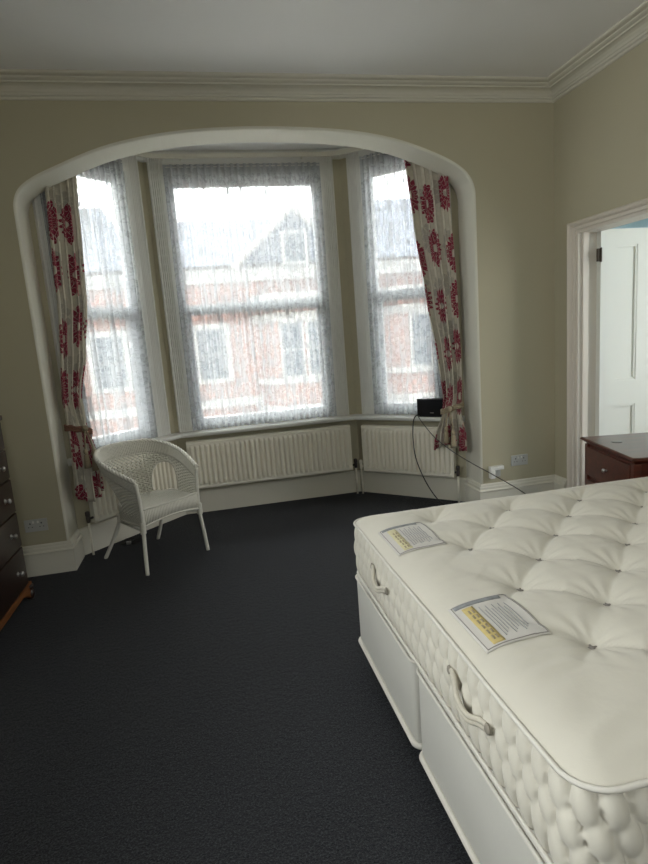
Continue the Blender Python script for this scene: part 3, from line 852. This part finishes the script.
# legs: front legs carry on as arm posts
for sx in (-1, 1):
    bm = bmesh.new()
    rim = shell(0 if sx < 0 else 1, .62)
    tube(bm, catmull([(sx * .253, -.283, 0), (sx * .243, -.274, .15), (sx * .231, -.266, .30), (sx * .229, -.266, .45), (rim.x, rim.y, .625)], 6), [.0135] * 12 + [.0145] * 13, 10)
    # cane binding where the leg meets the seat
    for k in range(9): 
        z = .285 + k * .009
        tube(bm, [(sx * .232 + .0165 * math.cos(a * PI / 5), -.266 + .0165 * math.sin(a * PI / 5), z) for a in range(10)], .0045, 5, True)
    mesh_obj('leg', bm, M['wicker'], CH, True)
    bm = bmesh.new()
    tube(bm, catmull([(sx * .222 - .026, .275, 0), (sx * .200, .205, .15), (sx * .172, .125, .31), (sx * .165, .105, .40)], 6), .0135, 10)
    for k in range(7):
        z = .285 + k * .009
        tube(bm, [(sx * .174 + .0165 * math.cos(a * PI / 5), .128 + .0165 * math.sin(a * PI / 5), z) for a in range(10)], .0045, 5, True)
    mesh_obj('leg', bm, M['wicker'], CH, True)
for P_ in ([(-.232, -.266, .300), (-.175, .13, .285)], [(.232, -.266, .300), (.175, .13, .285)], [(-.175, .13, .290), (.175, .13, .290)], [(-.204, -.06, .292), (.204, -.06, .292)]):
    bm = bmesh.new(); tube(bm, P_, .009, 8); mesh_obj('stretcher', bm, M['wicker'], CH, True)

# ------------------------------------------------------------------ bed
BX0, BX1, BY0, BY1 = .545, 2.60, .735, 2.290
def divan(y0, y1, label):
    o = empty('divan_base', ((BX0 + BX1) / 2, (y0 + y1) / 2, 0), 0, label, 'divan base', 'two halves of the divan base')
    hx, hy = (BX1 - BX0) / 2 - .012, (y1 - y0) / 2 - .014
    bm = bmesh.new(); box(bm, -hx, hx, -hy, hy, .095, .425, None, .022)
    ob = mesh_obj('body', bm, M['divan'], o, True)
    for z, r in ((.100, .011), (.412, .006)):
        rad = .03; bm = bmesh.new(); pts = []
        for cx, cy, a0_ in ((hx - rad, hy - rad, 0), (-hx + rad, hy - rad, 90), (-hx + rad, -hy + rad, 180), (hx - rad, -hy + rad, 270)):
            for k in range(7):
                a = math.radians(a0_ + k * 15); pts.append((cx + (rad + .003) * math.cos(a), cy + (rad + .003) * math.sin(a), z))
        tube(bm, pts, r, 8, True); mesh_obj('piping', bm, M['piping'], o, True)
    for sx in (-1, 1):
        for sy in (-1, 1):
            bm = bmesh.new(); x, y = sx * (hx - .07), sy * (hy - .07)
            tube(bm, [(x, y, .095), (x, y, .05)], .009, 10)
            tube(bm, [(x - .012, y, .025), (x + .012, y, .025)], .025, 16); box(bm, x - .016, x + .016, y - .02, y + .02, .040, .058, None, .003)
            mesh_obj('castor', bm, M['castor'], o, True)
SPL = 1.59
divan(SPL, BY1 + .055, 'cream divan base half nearest the bay window, under the mattress')
divan(BY0, SPL, 'cream divan base half nearest the camera, under the mattress and farther from the bay')

MA = empty('mattress', (0, 0, 0), 0, 'cream tufted mattress with a quilted border and two sewn labels, on the divan', 'mattress')
ZP, ZB, CR = .688, .462, .075
TX0, TDX, TY0, TDY = .862, .172, 1.130, .330
def pillow(x, y):
    """height of the tufted top"""
    e = min(x - BX0, BX1 - x, y - BY0, BY1 - y)
    if e < 0: e = 0
    k = min(1, e / .13); roll = 1 - (1 - k) ** 2.4
    i = (x - TX0) / TDX; j = (y - TY0) / TDY
    # staggered lattice: columns at integer i, rows at j integer (even i) or half (odd i)
    a = (i / 2 + j); b = (i / 2 - j)
    su, sv = abs(math.sin(PI * a)), abs(math.sin(PI * b))
    ia, ib = round(a), round(b); ti = ia + ib; tj = (ia - ib) / 2
    tx, ty = TX0 + ti * TDX, TY0 + tj * TDY
    real = tx > .80 and .95 < ty < 2.18 and tx < BX1 - .1
    d = math.hypot(x - tx, y - ty)
    edge = max(0, min(1, (x - .70) / .16)) * max(0, min(1, (BY1 - y + .0) / .16)) * max(0, min(1, (y - .86) / .20))
    h = .030 - .017 * (1 - min(1, su * sv * 1.6) ** .6) * edge * (.75 + .5 * math.sin(ti * 2.3 + tj * 1.9) ** 2)
    if real: h -= (.030 + .008 * math.sin(ti * 3.7 + tj * 5.1)) * math.exp(-(d / .050) ** 1.1)
    # pulled-cloth wrinkles radiating from the tufts and running in from the edge
    if real: h += .0032 * math.sin(math.atan2(y - ty, x - tx) * 11 + ti * 1.7 + tj) * math.exp(-(d / .10) ** 2) * min(1, d / .03)
    h += .0026 * math.sin(y * 95 + 3 * math.sin(y * 17) + 8 * math.sin(x * 6)) * max(0, 1 - abs(x - .70) / .14) * (.5 + .5 * math.sin(y * 7.3 + 1))
    h += .004 * math.sin(x * 3.1 + y * 2.3)
    return ZP + (.004 + h) * roll
def rounded(x, y):
    cx = min(max(x, BX0 + CR), BX1 - CR); cy = min(max(y, BY0 + CR), BY1 - CR)
    dx, dy = x - cx, y - cy
    if dx and dy:
        m = max(abs(dx), abs(dy)); l = math.hypot(dx, dy); return cx + dx * m / l, cy + dy * m / l
    return x, y
bm = bmesh.new(); step = .0085
nx = int((BX1 - BX0) / step); ny = int((BY1 - BY0) / step); G = []
for i in range(nx + 1):
    col = []
    for j in range(ny + 1):
        x = BX0 + (BX1 - BX0) * i / nx; y = BY0 + (BY1 - BY0) * j / ny
        z = pillow(x, y); X, Y = rounded(x, y); col.append(bm.verts.new((X, Y, z)))
    G.append(col)
for i in range(nx):
    for j in range(ny): bm.faces.new((G[i][j], G[i + 1][j], G[i + 1][j + 1], G[i][j + 1]))
mesh_obj('quilted_top', bm, M['mattress'], MA, True)
# perimeter path
def perim(off=0):
    P = []; r = CR
    for cx, cy, a0_ in ((BX1 - r, BY1 - r, 0), (BX0 + r, BY1 - r, 90), (BX0 + r, BY0 + r, 180), (BX1 - r, BY0 + r, 270)):
        for k in range(19):
            a = math.radians(a0_ + k * 5); P.append((cx + (r + off) * math.cos(a), cy + (r + off) * math.sin(a)))
    out = []; n_ = len(P); acc = 0
    for k in range(n_):
        a = Vector(P[k]); b = Vector(P[(k + 1) % n_]); l = (b - a).length; m = max(1, int(l / .0055))
        d = (b - a).normalized()
        for q_ in range(m):
            p = a.lerp(b, q_ / m); out.append((p.x, p.y, d.y, -d.x, acc + l * q_ / m))
        acc += l
    return out, acc
per, plen = perim(); PU = plen / round(plen / .056)
rowsP = [(.512, .060), (.582, .046), (.644, .046)]
def puff(s, z):
    best = 0
    for r, (zc, b) in enumerate(rowsP):
        o = (r % 2) * .5; u = (s / PU + o) % 1 - .5
        wz = (z - zc) / b
        # leaf-shaped puff that leans a little
        u += .16 * wz
        h = 1 - (2 * u) ** 2 - wz * wz
        if h > best: best = h
    return best ** .38
bm = bmesh.new(); NZ = 34; cols = []
for x, y, nx_, ny_, s in per:
    col = []
    for m in range(NZ + 1):
        z = ZB + (ZP - ZB) * m / NZ
        d = .026 * puff(s, z) - .020
        d += .006 * math.sin(PI * m / NZ)
        col.append(bm.verts.new((x + nx_ * d, y + ny_ * d, z)))
    cols.append(col)
for i in range(len(cols)):
    a, b = cols[i], cols[(i + 1) % len(cols)]
    for m in range(NZ): bm.faces.new((a[m], b[m], b[m + 1], a[m + 1]))
bm.faces.new([c[0] for c in cols])
mesh_obj('quilted_border', bm, M['mattress'], MA, True)
for z in (ZB + .004, ZP + .001):
    bm = bmesh.new(); pts = [(x + nx_ * .002, y + ny_ * .002, z + .003 * math.sin(s * 9) * .5) for x, y, nx_, ny_, s in per[::3]]
    tube(bm, pts, .0058 if z > .6 else .0052, 8, True); mesh_obj('piping', bm, M['piping'], MA, True)
# tufts
tb = bmesh.new(); bmesh.ops.create_uvsphere(tb, u_segments=8, v_segments=5, radius=.009)
for v in tb.verts: v.co.z *= .6
box(tb, -.013, .013, -.002, .002, .001, .004); box(tb, -.002, .002, -.010, .010, .002, .005)
proto = None
for ti in range(0, 11):
    for tj in range(-2, 8):
        tx = TX0 + ti * TDX; ty = TY0 + (tj + .5 * (ti % 2)) * TDY
        if not (.95 < ty < 2.18 and tx < BX1 - .1): continue
        if proto is None: proto = mesh_obj('tuft', tb, M['tuft'], MA, True); o = proto
        else: o = proto.copy(); COL.objects.link(o); o.parent = MA
        o.location = (tx, ty, pillow(tx, ty) + .003); o.rotation_euler = (0, 0, ti * 1.3 + tj)
# sewn labels, laid on the cloth
def patch(name, x0, x1, y0, y1, up, mat, parent, sk=0):
    bm = bmesh.new(); nx, ny = max(2, int((x1 - x0) / .008)), max(2, int((y1 - y0) / .008)); g = []
    for i in range(nx + 1):
        g.append([bm.verts.new((x0 + (x1 - x0) * i / nx, y0 + (y1 - y0) * j / ny + sk * (x0 + (x1 - x0) * i / nx - .6), pillow(x0 + (x1 - x0) * i / nx, y0 + (y1 - y0) * j / ny + sk * (x0 + (x1 - x0) * i / nx - .6)) + up)) for j in range(ny + 1)])
    for i in range(nx):
        for j in range(ny): bm.faces.new((g[i][j], g[i + 1][j], g[i + 1][j + 1], g[i][j + 1]))
    bot = bmesh.ops.extrude_face_region(bm, geom=bm.faces[:])
    for v in bot['geom']:
        if isinstance(v, bmesh.types.BMVert): v.co.z -= .0016
    return mesh_obj(name, bm, mat, parent, True)
for y0, y1, gold, lab in ((1.150, 1.375, 'labelgold', 'sewn label nearer the camera, with a gold panel'), (1.785, 2.030, 'labelpale', 'sewn label nearer the bay, with a pale gold panel')):
    x0, x1 = .588, .778; sk = .12
    lb = patch('sewn_label', x0, x1, y0, y1, .0035, M['label'], MA, sk); lb['label'] = lab
    patch('gold_panel', x0 + .028, x0 + .062, y0 + .014, y1 - .030, .0052, M[gold], lb, sk)
    patch('header_band', x0 + .012, x1 - .03, y1 - .022, y1 - .006, .0052, M['labelgrey'], lb, sk)
    # lines of small print and of stitching
    for k in range(9):
        xx = x0 + .075 + k * .010; patch('print_line', xx, xx + .0012, y0 + .03 + .012 * (k % 3), y1 - .045 - .02 * (k % 2), .0053, M['labelgrey'], lb, sk)
    for k in range(2):
        xx = x0 + .038 + k * .011
        for q_ in range(6): 
            yy = y0 + .03 + q_ * .026; patch('gold_lettering', xx, xx + .005, yy, yy + .017, .0062, M['cord'], lb, sk)
    for a, b, c, d in ((x0 + .006, x0 + .0072, y0 + .005, y1 - .005), (x1 - .0072, x1 - .006, y0 + .005, y1 - .005), (x0 + .006, x1 - .006, y0 + .005, y0 + .0066), (x0 + .006, x1 - .006, y1 - .0066, y1 - .005)):
        patch('stitching', a, b, c, d, .0053, M['tape'], lb, sk)
# border handles
for yc_, ln in ((1.15, .20), (1.865, .17)):
    bm = bmesh.new(); xs = BX0 - .012
    for dz in (-.006, .006):
        tube(bm, catmull([(xs + .004, yc_ + ln / 2, .612 + dz), (xs - .004, yc_ + ln * .32, .606 + dz), (xs - .016, yc_ + .02, .580 + dz), (xs - .016, yc_ - .03, .574 + dz), (xs - .004, yc_ - ln * .34, .586 + dz), (xs + .004, yc_ - ln / 2, .590 + dz)], 7), .0072, 7)
    o = mesh_obj('handle', bm, M['handle'], MA, True)
    for yy, zz in ((yc_ + ln / 2, .612), (yc_ - ln / 2, .590)):
        bm = bmesh.new(); lathe(bm, [(.014, 0), (.013, .004), (.007, .007)], 14, Matrix.Translation((xs + .002, yy, zz)) @ Matrix.Rotation(-PI / 2, 4, 'Y')); mesh_obj('eyelet', bm, M['eyelet'], o, True)

# ------------------------------------------------------------------ cherry bedside chest
yaw = -math.atan2(.138, .609)
BC_ = empty('bedside_chest', (2.186, 2.762, 0), yaw, 'reddish brown bedside chest of drawers beside the bed, in front of the doorway', 'bedside chest')
hw = .300; dp = .415
bm = bmesh.new(); box(bm, .022, dp, -hw + .012, hw - .012, .06, .705); mesh_obj('carcass', bm, M['cherry'], BC_)
bm = bmesh.new()
prof = [(-.004, .742), (-.012, .738), (-.014, .730), (-.004, .724), (.004, .716), (.012, .712), (.018, .704)]
loops = []
for o_, z in prof:
    loops.append([bm.verts.new(p) for p in ((o_, -hw + o_, z), (dp - o_ if o_ > 0 else dp, -hw + o_, z), (dp, hw - o_, z), (o_, hw - o_, z))])
for a, b in zip(loops, loops[1:]):
    for k in range(4): bm.faces.new((a[k], a[(k + 1) % 4], b[(k + 1) % 4], b[k]))
bm.faces.new(loops[0]); bm.faces.new(loops[-1]); top = mesh_obj('top', bm, M['cherry'], BC_)
bm = bmesh.new(); lathe(bm, [(.030, 0), (.030, .0015), (.024, .002)], 20, Matrix.Translation((.11, .10, .742))); mesh_obj('round_inlay', bm, M['darkwood'], top, True)
for k in range(3):
    z1 = .690 - k * .205; z0 = z1 - .180
    bm = bmesh.new(); box(bm, .006, .024, -hw + .045, hw - .045, z0, z1, None, .007); d = mesh_obj('drawer', bm, M['cherry'], BC_)
    bm = bmesh.new(); lathe(bm, [(.006, 0), (.006, .010), (.013, .016), (.014, .022), (.009, .027), (0, .028)], 16, Matrix.Translation((.006, 0, (z0 + z1) / 2)) @ Matrix.Rotation(-PI / 2, 4, 'Y'))
    mesh_obj('knob', bm, M['chrome'], d, True)
for sy in (-1, 1):
    bm = bmesh.new(); box(bm, .008, .05, sy * hw - (.04 if sy > 0 else 0) - sy * .006, sy * hw + (.04 if sy < 0 else 0) - sy * .006, 0, .704, None, .006); mesh_obj('corner_post', bm, M['cherry'], BC_)
bm = bmesh.new(); box(bm, .014, .03, -hw + .03, hw - .03, .03, .075, None, .003); mesh_obj('plinth', bm, M['cherry'], BC_)
for k, yy in enumerate((-1, 1)):
    bm = bmesh.new(); box(bm, dp - .045, dp - .002, yy * (hw - .035) - .02, yy * (hw - .035) + .02, 0, .06); mesh_obj('rear_foot', bm, M['cherry'], BC_)

# ------------------------------------------------------------------ dark chest of drawers at the left wall
FX = -1.235; y1_, y0_ = 3.655, 2.60; dz_ = 1.165
DC = empty('chest_of_drawers', (FX, (y0_ + y1_) / 2, 0), 0, 'tall dark mahogany chest of drawers against the left wall, mostly out of view', 'chest of drawers')
hy = (y1_ - y0_) / 2
bm = bmesh.new(); box(bm, -.50, -.012, -hy + .01, hy - .01, .085, dz_ - .03, None, .004); mesh_obj('carcass', bm, M['darkwood'], DC)
bm = bmesh.new(); box(bm, -.515, .008, -hy - .004, hy + .004, dz_ - .032, dz_, None, .010); mesh_obj('top', bm, M['darkwood'], DC)
zz = [(.105, .345), (.355, .565), (.575, .775), (.785, .955), (.965, 1.125)]
for k, (a, b) in enumerate(zz):
    for c0, c1 in (((-hy + .03, hy - .03),) if k < 4 else ((-hy + .03, -.008), (.008, hy - .03))):
        bm = bmesh.new(); box(bm, -.014, .004, c0, c1, a, b, None, .005); d = mesh_obj('drawer', bm, M['darkwood'], DC)
        for yy in ((c0 + .18, c1 - .15) if k < 4 else ((c0 + c1) / 2,)):
            bm = bmesh.new(); lathe(bm, [(.016, 0), (.014, .003), (.006, .006), (.006, .014), (.014, .020), (.016, .027), (.010, .033), (0, .034)], 16, Matrix.Translation((.004, yy, (a + b) / 2)) @ Matrix.Rotation(PI / 2, 4, 'Y'))
            mesh_obj('knob', bm, M['chrome'], d, True)
bm = bmesh.new()   # shaped plinth: scalloped lower edge
n_ = 40; up_ = []; lo_ = []
for k in range(n_ + 1):
    u = k / n_; y = -hy + 2 * hy * u; e = min(u, 1 - u)
    zl = .018 + .052 * (min(1, max(0, e - .06) / .10)) ** .6
    up_.append((y, .105)); lo_.append((y, zl))
fr_ = [[bm.verts.new((x, y, z)) for y, z in L_] for L_ in (up_, lo_) for x in (.010, -.02)]
for k in range(n_):
    a, b, c, d = fr_
    bm.faces.new((a[k], a[k + 1], c[k + 1], c[k])); bm.faces.new((b[k], d[k], d[k + 1], b[k + 1])); bm.faces.new((c[k], c[k + 1], d[k + 1], d[k])); bm.faces.new((a[k], b[k], b[k + 1], a[k + 1]))
mesh_obj('plinth', bm, M['orangewood'], DC)
for sx in (-.47, -.030):
    for sy in (-1, 1):
        bm = bmesh.new(); lathe(bm, [(.018, 0), (.024, .01), (.030, .030), (.024, .052), (.016, .060), (.026, .072), (.028, .090)], 18, Matrix.Translation((sx + (.028 if sx > -.1 else 0), sy * (hy - .028), 0)))
        mesh_obj('foot', bm, M['darkwood'], DC, True)
# ------------------------------------------------------------------ outside: street and terraced houses
bm = bmesh.new(); box(bm, -60, 60, 6.5, 60, -4.3, -4.2); struct(mesh_obj('ground', bm, M['asphalt']))
def house(x, y, label, gable, wd=7.18):
    o = empty('terraced_house', (x, y, -4.2), 0, label, 'house', 'brick terrace across the street')
    eav = 8.2
    bm = bmesh.new(); box(bm, -wd / 2, wd / 2, 0, 8, 0, eav)
    mesh_obj('wall', bm, M['brick'], o)
    # main pitched roof
    bm = bmesh.new(); zr = eav + (2.3 if gable else 2.9); in_ = 0 if gable else 1.9
    v = [bm.verts.new(p) for p in ((-wd / 2, -.3, eav), (wd / 2, -.3, eav), (wd / 2, 8.3, eav), (-wd / 2, 8.3, eav), (-wd / 2 + in_, 4, zr), (wd / 2 - in_, 4, zr))]
    for f in ((0, 1, 5, 4), (1, 2, 5), (2, 3, 4, 5), (3, 0, 4), (0, 3, 2, 1)): bm.faces.new([v[i] for i in f])
    mesh_obj('roof', bm, M['slate'], o)
    # projecting bay, two storeys, with white bands
    bx = 1.2 if gable else -1.4; bw = 1.55
    bm = bmesh.new(); pb = [(-bw, 0), (-bw * .6, -1.0), (bw * .6, -1.0), (bw, 0)]
    lo = [bm.verts.new((bx + a, b, 0)) for a, b in pb]; hi = [bm.verts.new((bx + a, b, 7.0)) for a, b in pb]
    bm.faces.new(lo); bm.faces.new(hi)
    for k in range(4): bm.faces.new((lo[k], lo[(k + 1) % 4], hi[(k + 1) % 4], hi[k]))
    mesh_obj('bay', bm, M['brick'], o)
    for z0, z1 in ((.9, 1.1), (2.9, 3.35), (4.1, 4.3), (6.2, 6.5), (6.95, 7.15)):
        bm = bmesh.new(); sweep(bm, [(-.02, z0), (.10, z0), (.10, z1), (-.02, z1)], [(bx + a * 1.01, b) for a, b in pb]); mesh_obj('stone_band', bm, M['stone'], o)
    for z0, z1 in ((1.1, 2.9), (4.3, 6.2)):
        for xa, xb in ((-.85, -.04), (.04, .85)):
            bm = bmesh.new(); box(bm, bx + xa, bx + xb, -1.06, -.98, z0, z1); w = mesh_obj('window', bm, M['stone'], o)
            bm = bmesh.new(); box(bm, bx + xa + .09, bx + xb - .09, -1.09, -1.05, z0 + .09, (z0 + z1) / 2 - .04); box(bm, bx + xa + .09, bx + xb - .09, -1.09, -1.05, (z0 + z1) / 2 + .04, z1 - .09); mesh_obj('pane', bm, M['darkpane'], w)
    ox = -1.9 if gable else 1.9
    for z0, z1 in ((4.4, 6.1), (.2, 2.6)):
        bm = bmesh.new(); box(bm, ox - .65, ox + .65, -.10, .02, z0 - .12, z1 + .2); w = mesh_obj('window', bm, M['stone'], o)
        bm = bmesh.new(); box(bm, ox - .45, ox + .45, -.14, -.08, z0 + .05, (z0 + z1) / 2 - .04); box(bm, ox - .45, ox + .45, -.14, -.08, (z0 + z1) / 2 + .04, z1); mesh_obj('pane', bm, M['darkpane'], w)
    bm = bmesh.new(); box(bm, -wd / 2, wd / 2, -.14, .0, eav - .55, eav - .1); mesh_obj('stone_band', bm, M['stone'], o)
    bm = bmesh.new(); box(bm, -wd / 2, wd / 2, -.09, .0, 3.4, 3.7); mesh_obj('stone_band', bm, M['stone'], o)
    if gable:   # front gable over the bay with bargeboards and an attic window
        bm = bmesh.new(); gx = bx; gw = 2.0; gz = eav + 1.75
        a = [bm.verts.new(p) for p in ((gx - gw, -.35, eav - 0), (gx + gw, -.35, eav - 0), (gx, -.35, gz))]; b = [bm.verts.new(p) for p in ((gx - gw, 3, eav), (gx + gw, 3, eav), (gx, 3, gz))]
        bm.faces.new(a); bm.faces.new(b); bm.faces.new((a[0], a[1], b[1], b[0])); bm.faces.new((a[1], a[2], b[2], b[1])); bm.faces.new((a[2], a[0], b[0], b[2]))
        g = mesh_obj('gable', bm, M['slate'], o)
        bm = bmesh.new()
        for sg in (-1, 1): tube(bm, [(gx + sg * (gw + .15), -.42, eav - .12), (gx, -.42, gz + .03)], .11, 4)
        mesh_obj('bargeboard', bm, M['stone'], o)
        bm = bmesh.new(); box(bm, gx - .45, gx + .45, -.44, -.33, eav - .1, eav + 1.0); w = mesh_obj('window', bm, M['stone'], o)
        bm = bmesh.new(); box(bm, gx - .35, gx + .35, -.46, -.42, eav, eav + .9); mesh_obj('pane', bm, M['darkpane'], w)
    bm = bmesh.new(); box(bm, -wd / 2 + .02, -wd / 2 + .82, 3.2, 4.6, eav, zr + 1.3)
    for k in range(3): tube(bm, [(-wd / 2 + .42, 3.5 + k * .4, zr + 1.3), (-wd / 2 + .42, 3.5 + k * .4, zr + 1.7)], .13, 10)
    mesh_obj('chimney', bm, M['brick'], o)
HY = 20
for k, (x, g, lab) in enumerate(((-26.65, 1, 'brick house with a front gable, leftmost beyond the left lace curtain'), (-19.45, 0, 'brick house with a hipped slate roof seen through the left lace curtain'),
        (-12.25, 1, 'gabled brick house seen at the inner edge of the left lace curtain'), (-5.05, 0, 'brick house with a big hipped slate roof, in the left half of the middle window'),
        (2.15, 1, 'brick house with a white-edged gable, in the right half of the middle window'), (9.35, 0, 'hipped-roof brick house seen at the inner edge of the right lace curtain'),
        (16.55, 1, 'gabled brick house seen through the right lace curtain'), (23.75, 0, 'brick house with a hipped roof, rightmost beyond the right curtain'))):
    house(x, HY, lab, g)

# ------------------------------------------------------------------ light: overcast sky
SKY = 28
w = bpy.data.worlds.new('World'); S.world = w; w.use_nodes = True; nt = w.node_tree; nt.nodes.clear()
out = nt.nodes.new('ShaderNodeOutputWorld'); bg = nt.nodes.new('ShaderNodeBackground')
# brighter cloud where the hidden sun stands, high over the houses opposite
tc = nt.nodes.new('ShaderNodeTexCoord'); dt = nt.nodes.new('ShaderNodeVectorMath'); dt.operation = 'DOT_PRODUCT'
nt.links.new(tc.outputs['Generated'], dt.inputs[0]); dt.inputs[1].default_value = Vector((-.10, .58, .81)).normalized()
hf = nt.nodes.new('ShaderNodeMath'); hf.operation = 'MULTIPLY_ADD'; nt.links.new(dt.outputs['Value'], hf.inputs[0]); hf.inputs[1].default_value = .5; hf.inputs[2].default_value = .5
rp = nt.nodes.new('ShaderNodeValToRGB'); nt.links.new(hf.outputs[0], rp.inputs[0])
e = rp.color_ramp.elements
e[0].position = .0; e[0].color = (.10, .10, .10, 1); e[1].position = 1; e[1].color = (.92, .915, .90, 1)
for p_, c_ in ((.30, (.11, .11, .11, 1)), (.50, (.19, .19, .19, 1)), (.72, (.22, .22, .22, 1)), (.87, (.34, .34, .34, 1)), (.95, (.85, .85, .84, 1))):
    q_ = e.new(p_); q_.color = c_
nt.links.new(rp.outputs[0], bg.inputs[0]); bg.inputs[1].default_value = SKY
nt.links.new(bg.outputs[0], out.inputs[0])
def portal(loc, rz, sx_, sy_):
    l = bpy.data.lights.new('sky_portal', 'AREA'); l.shape = 'RECTANGLE'; l.size = sx_; l.size_y = sy_; l.cycles.is_portal = True
    o = bpy.data.objects.new('sky_portal', l); COL.objects.link(o); o.location = loc
    o.rotation_euler = (PI / 2, 0, rz)   # -z of the lamp points along +y rotated by rz ...
    o['kind'] = 'helper'; return o
for seg, s0, s1 in ((LEFT, .16, .845), (CEN, .145, 1.455), (RIGHT, .19, .865)):
    A, t, n, L = seg; c = bayP(seg, (s0 + s1) / 2, -BT - .02, (WZ0 + WZ1) / 2)
    portal(c, math.atan2(t.y, t.x) + PI, s1 - s0 + .1, WZ1 - WZ0 + .1)
portal((LW - .22, (RW0 + RW1) / 2, (RZ0 + RZ1) / 2), -PI / 2, RW1 - RW0, RZ1 - RZ0)
portal((4.55, 2.6, 1.75), PI / 2, 1.0, 2.3)
portal((.5, RY - .22, 2.0), 0, 1.4, 1.6)

# ------------------------------------------------------------------ camera
F, YAW, PITCH, ROLL = 560.698, -.195564, .173432, -.0754985
fwd = Vector((-math.sin(YAW) * math.cos(PITCH), math.cos(YAW) * math.cos(PITCH), -math.sin(PITCH)))
r0 = Vector((math.cos(YAW), math.sin(YAW), 0)); u0 = r0.cross(fwd)
rr = r0 * math.cos(ROLL) + u0 * math.sin(ROLL); uu = -r0 * math.sin(ROLL) + u0 * math.cos(ROLL)
cam = bpy.data.cameras.new('camera'); co = bpy.data.objects.new('camera', cam); COL.objects.link(co)
co.matrix_world = Matrix(((rr.x, uu.x, -fwd.x, 0), (rr.y, uu.y, -fwd.y, 0), (rr.z, uu.z, -fwd.z, 1.5), (0, 0, 0, 1)))
cam.sensor_fit = 'VERTICAL'; cam.sensor_height = 24; cam.lens = 24 * F / 864; cam.clip_start = .05; cam.clip_end = 300
S.camera = co
S.view_settings.view_transform = 'Standard'; S.view_settings.look = 'None'; S.view_settings.gamma = 1; S.view_settings.exposure = .74
S.cycles.use_denoising = True
S.cycles.max_bounces = 10; S.cycles.diffuse_bounces = 6; S.cycles.transparent_max_bounces = 16
S.cycles.caustics_reflective = False; S.cycles.caustics_refractive = False; S.cycles.sample_clamp_indirect = 6
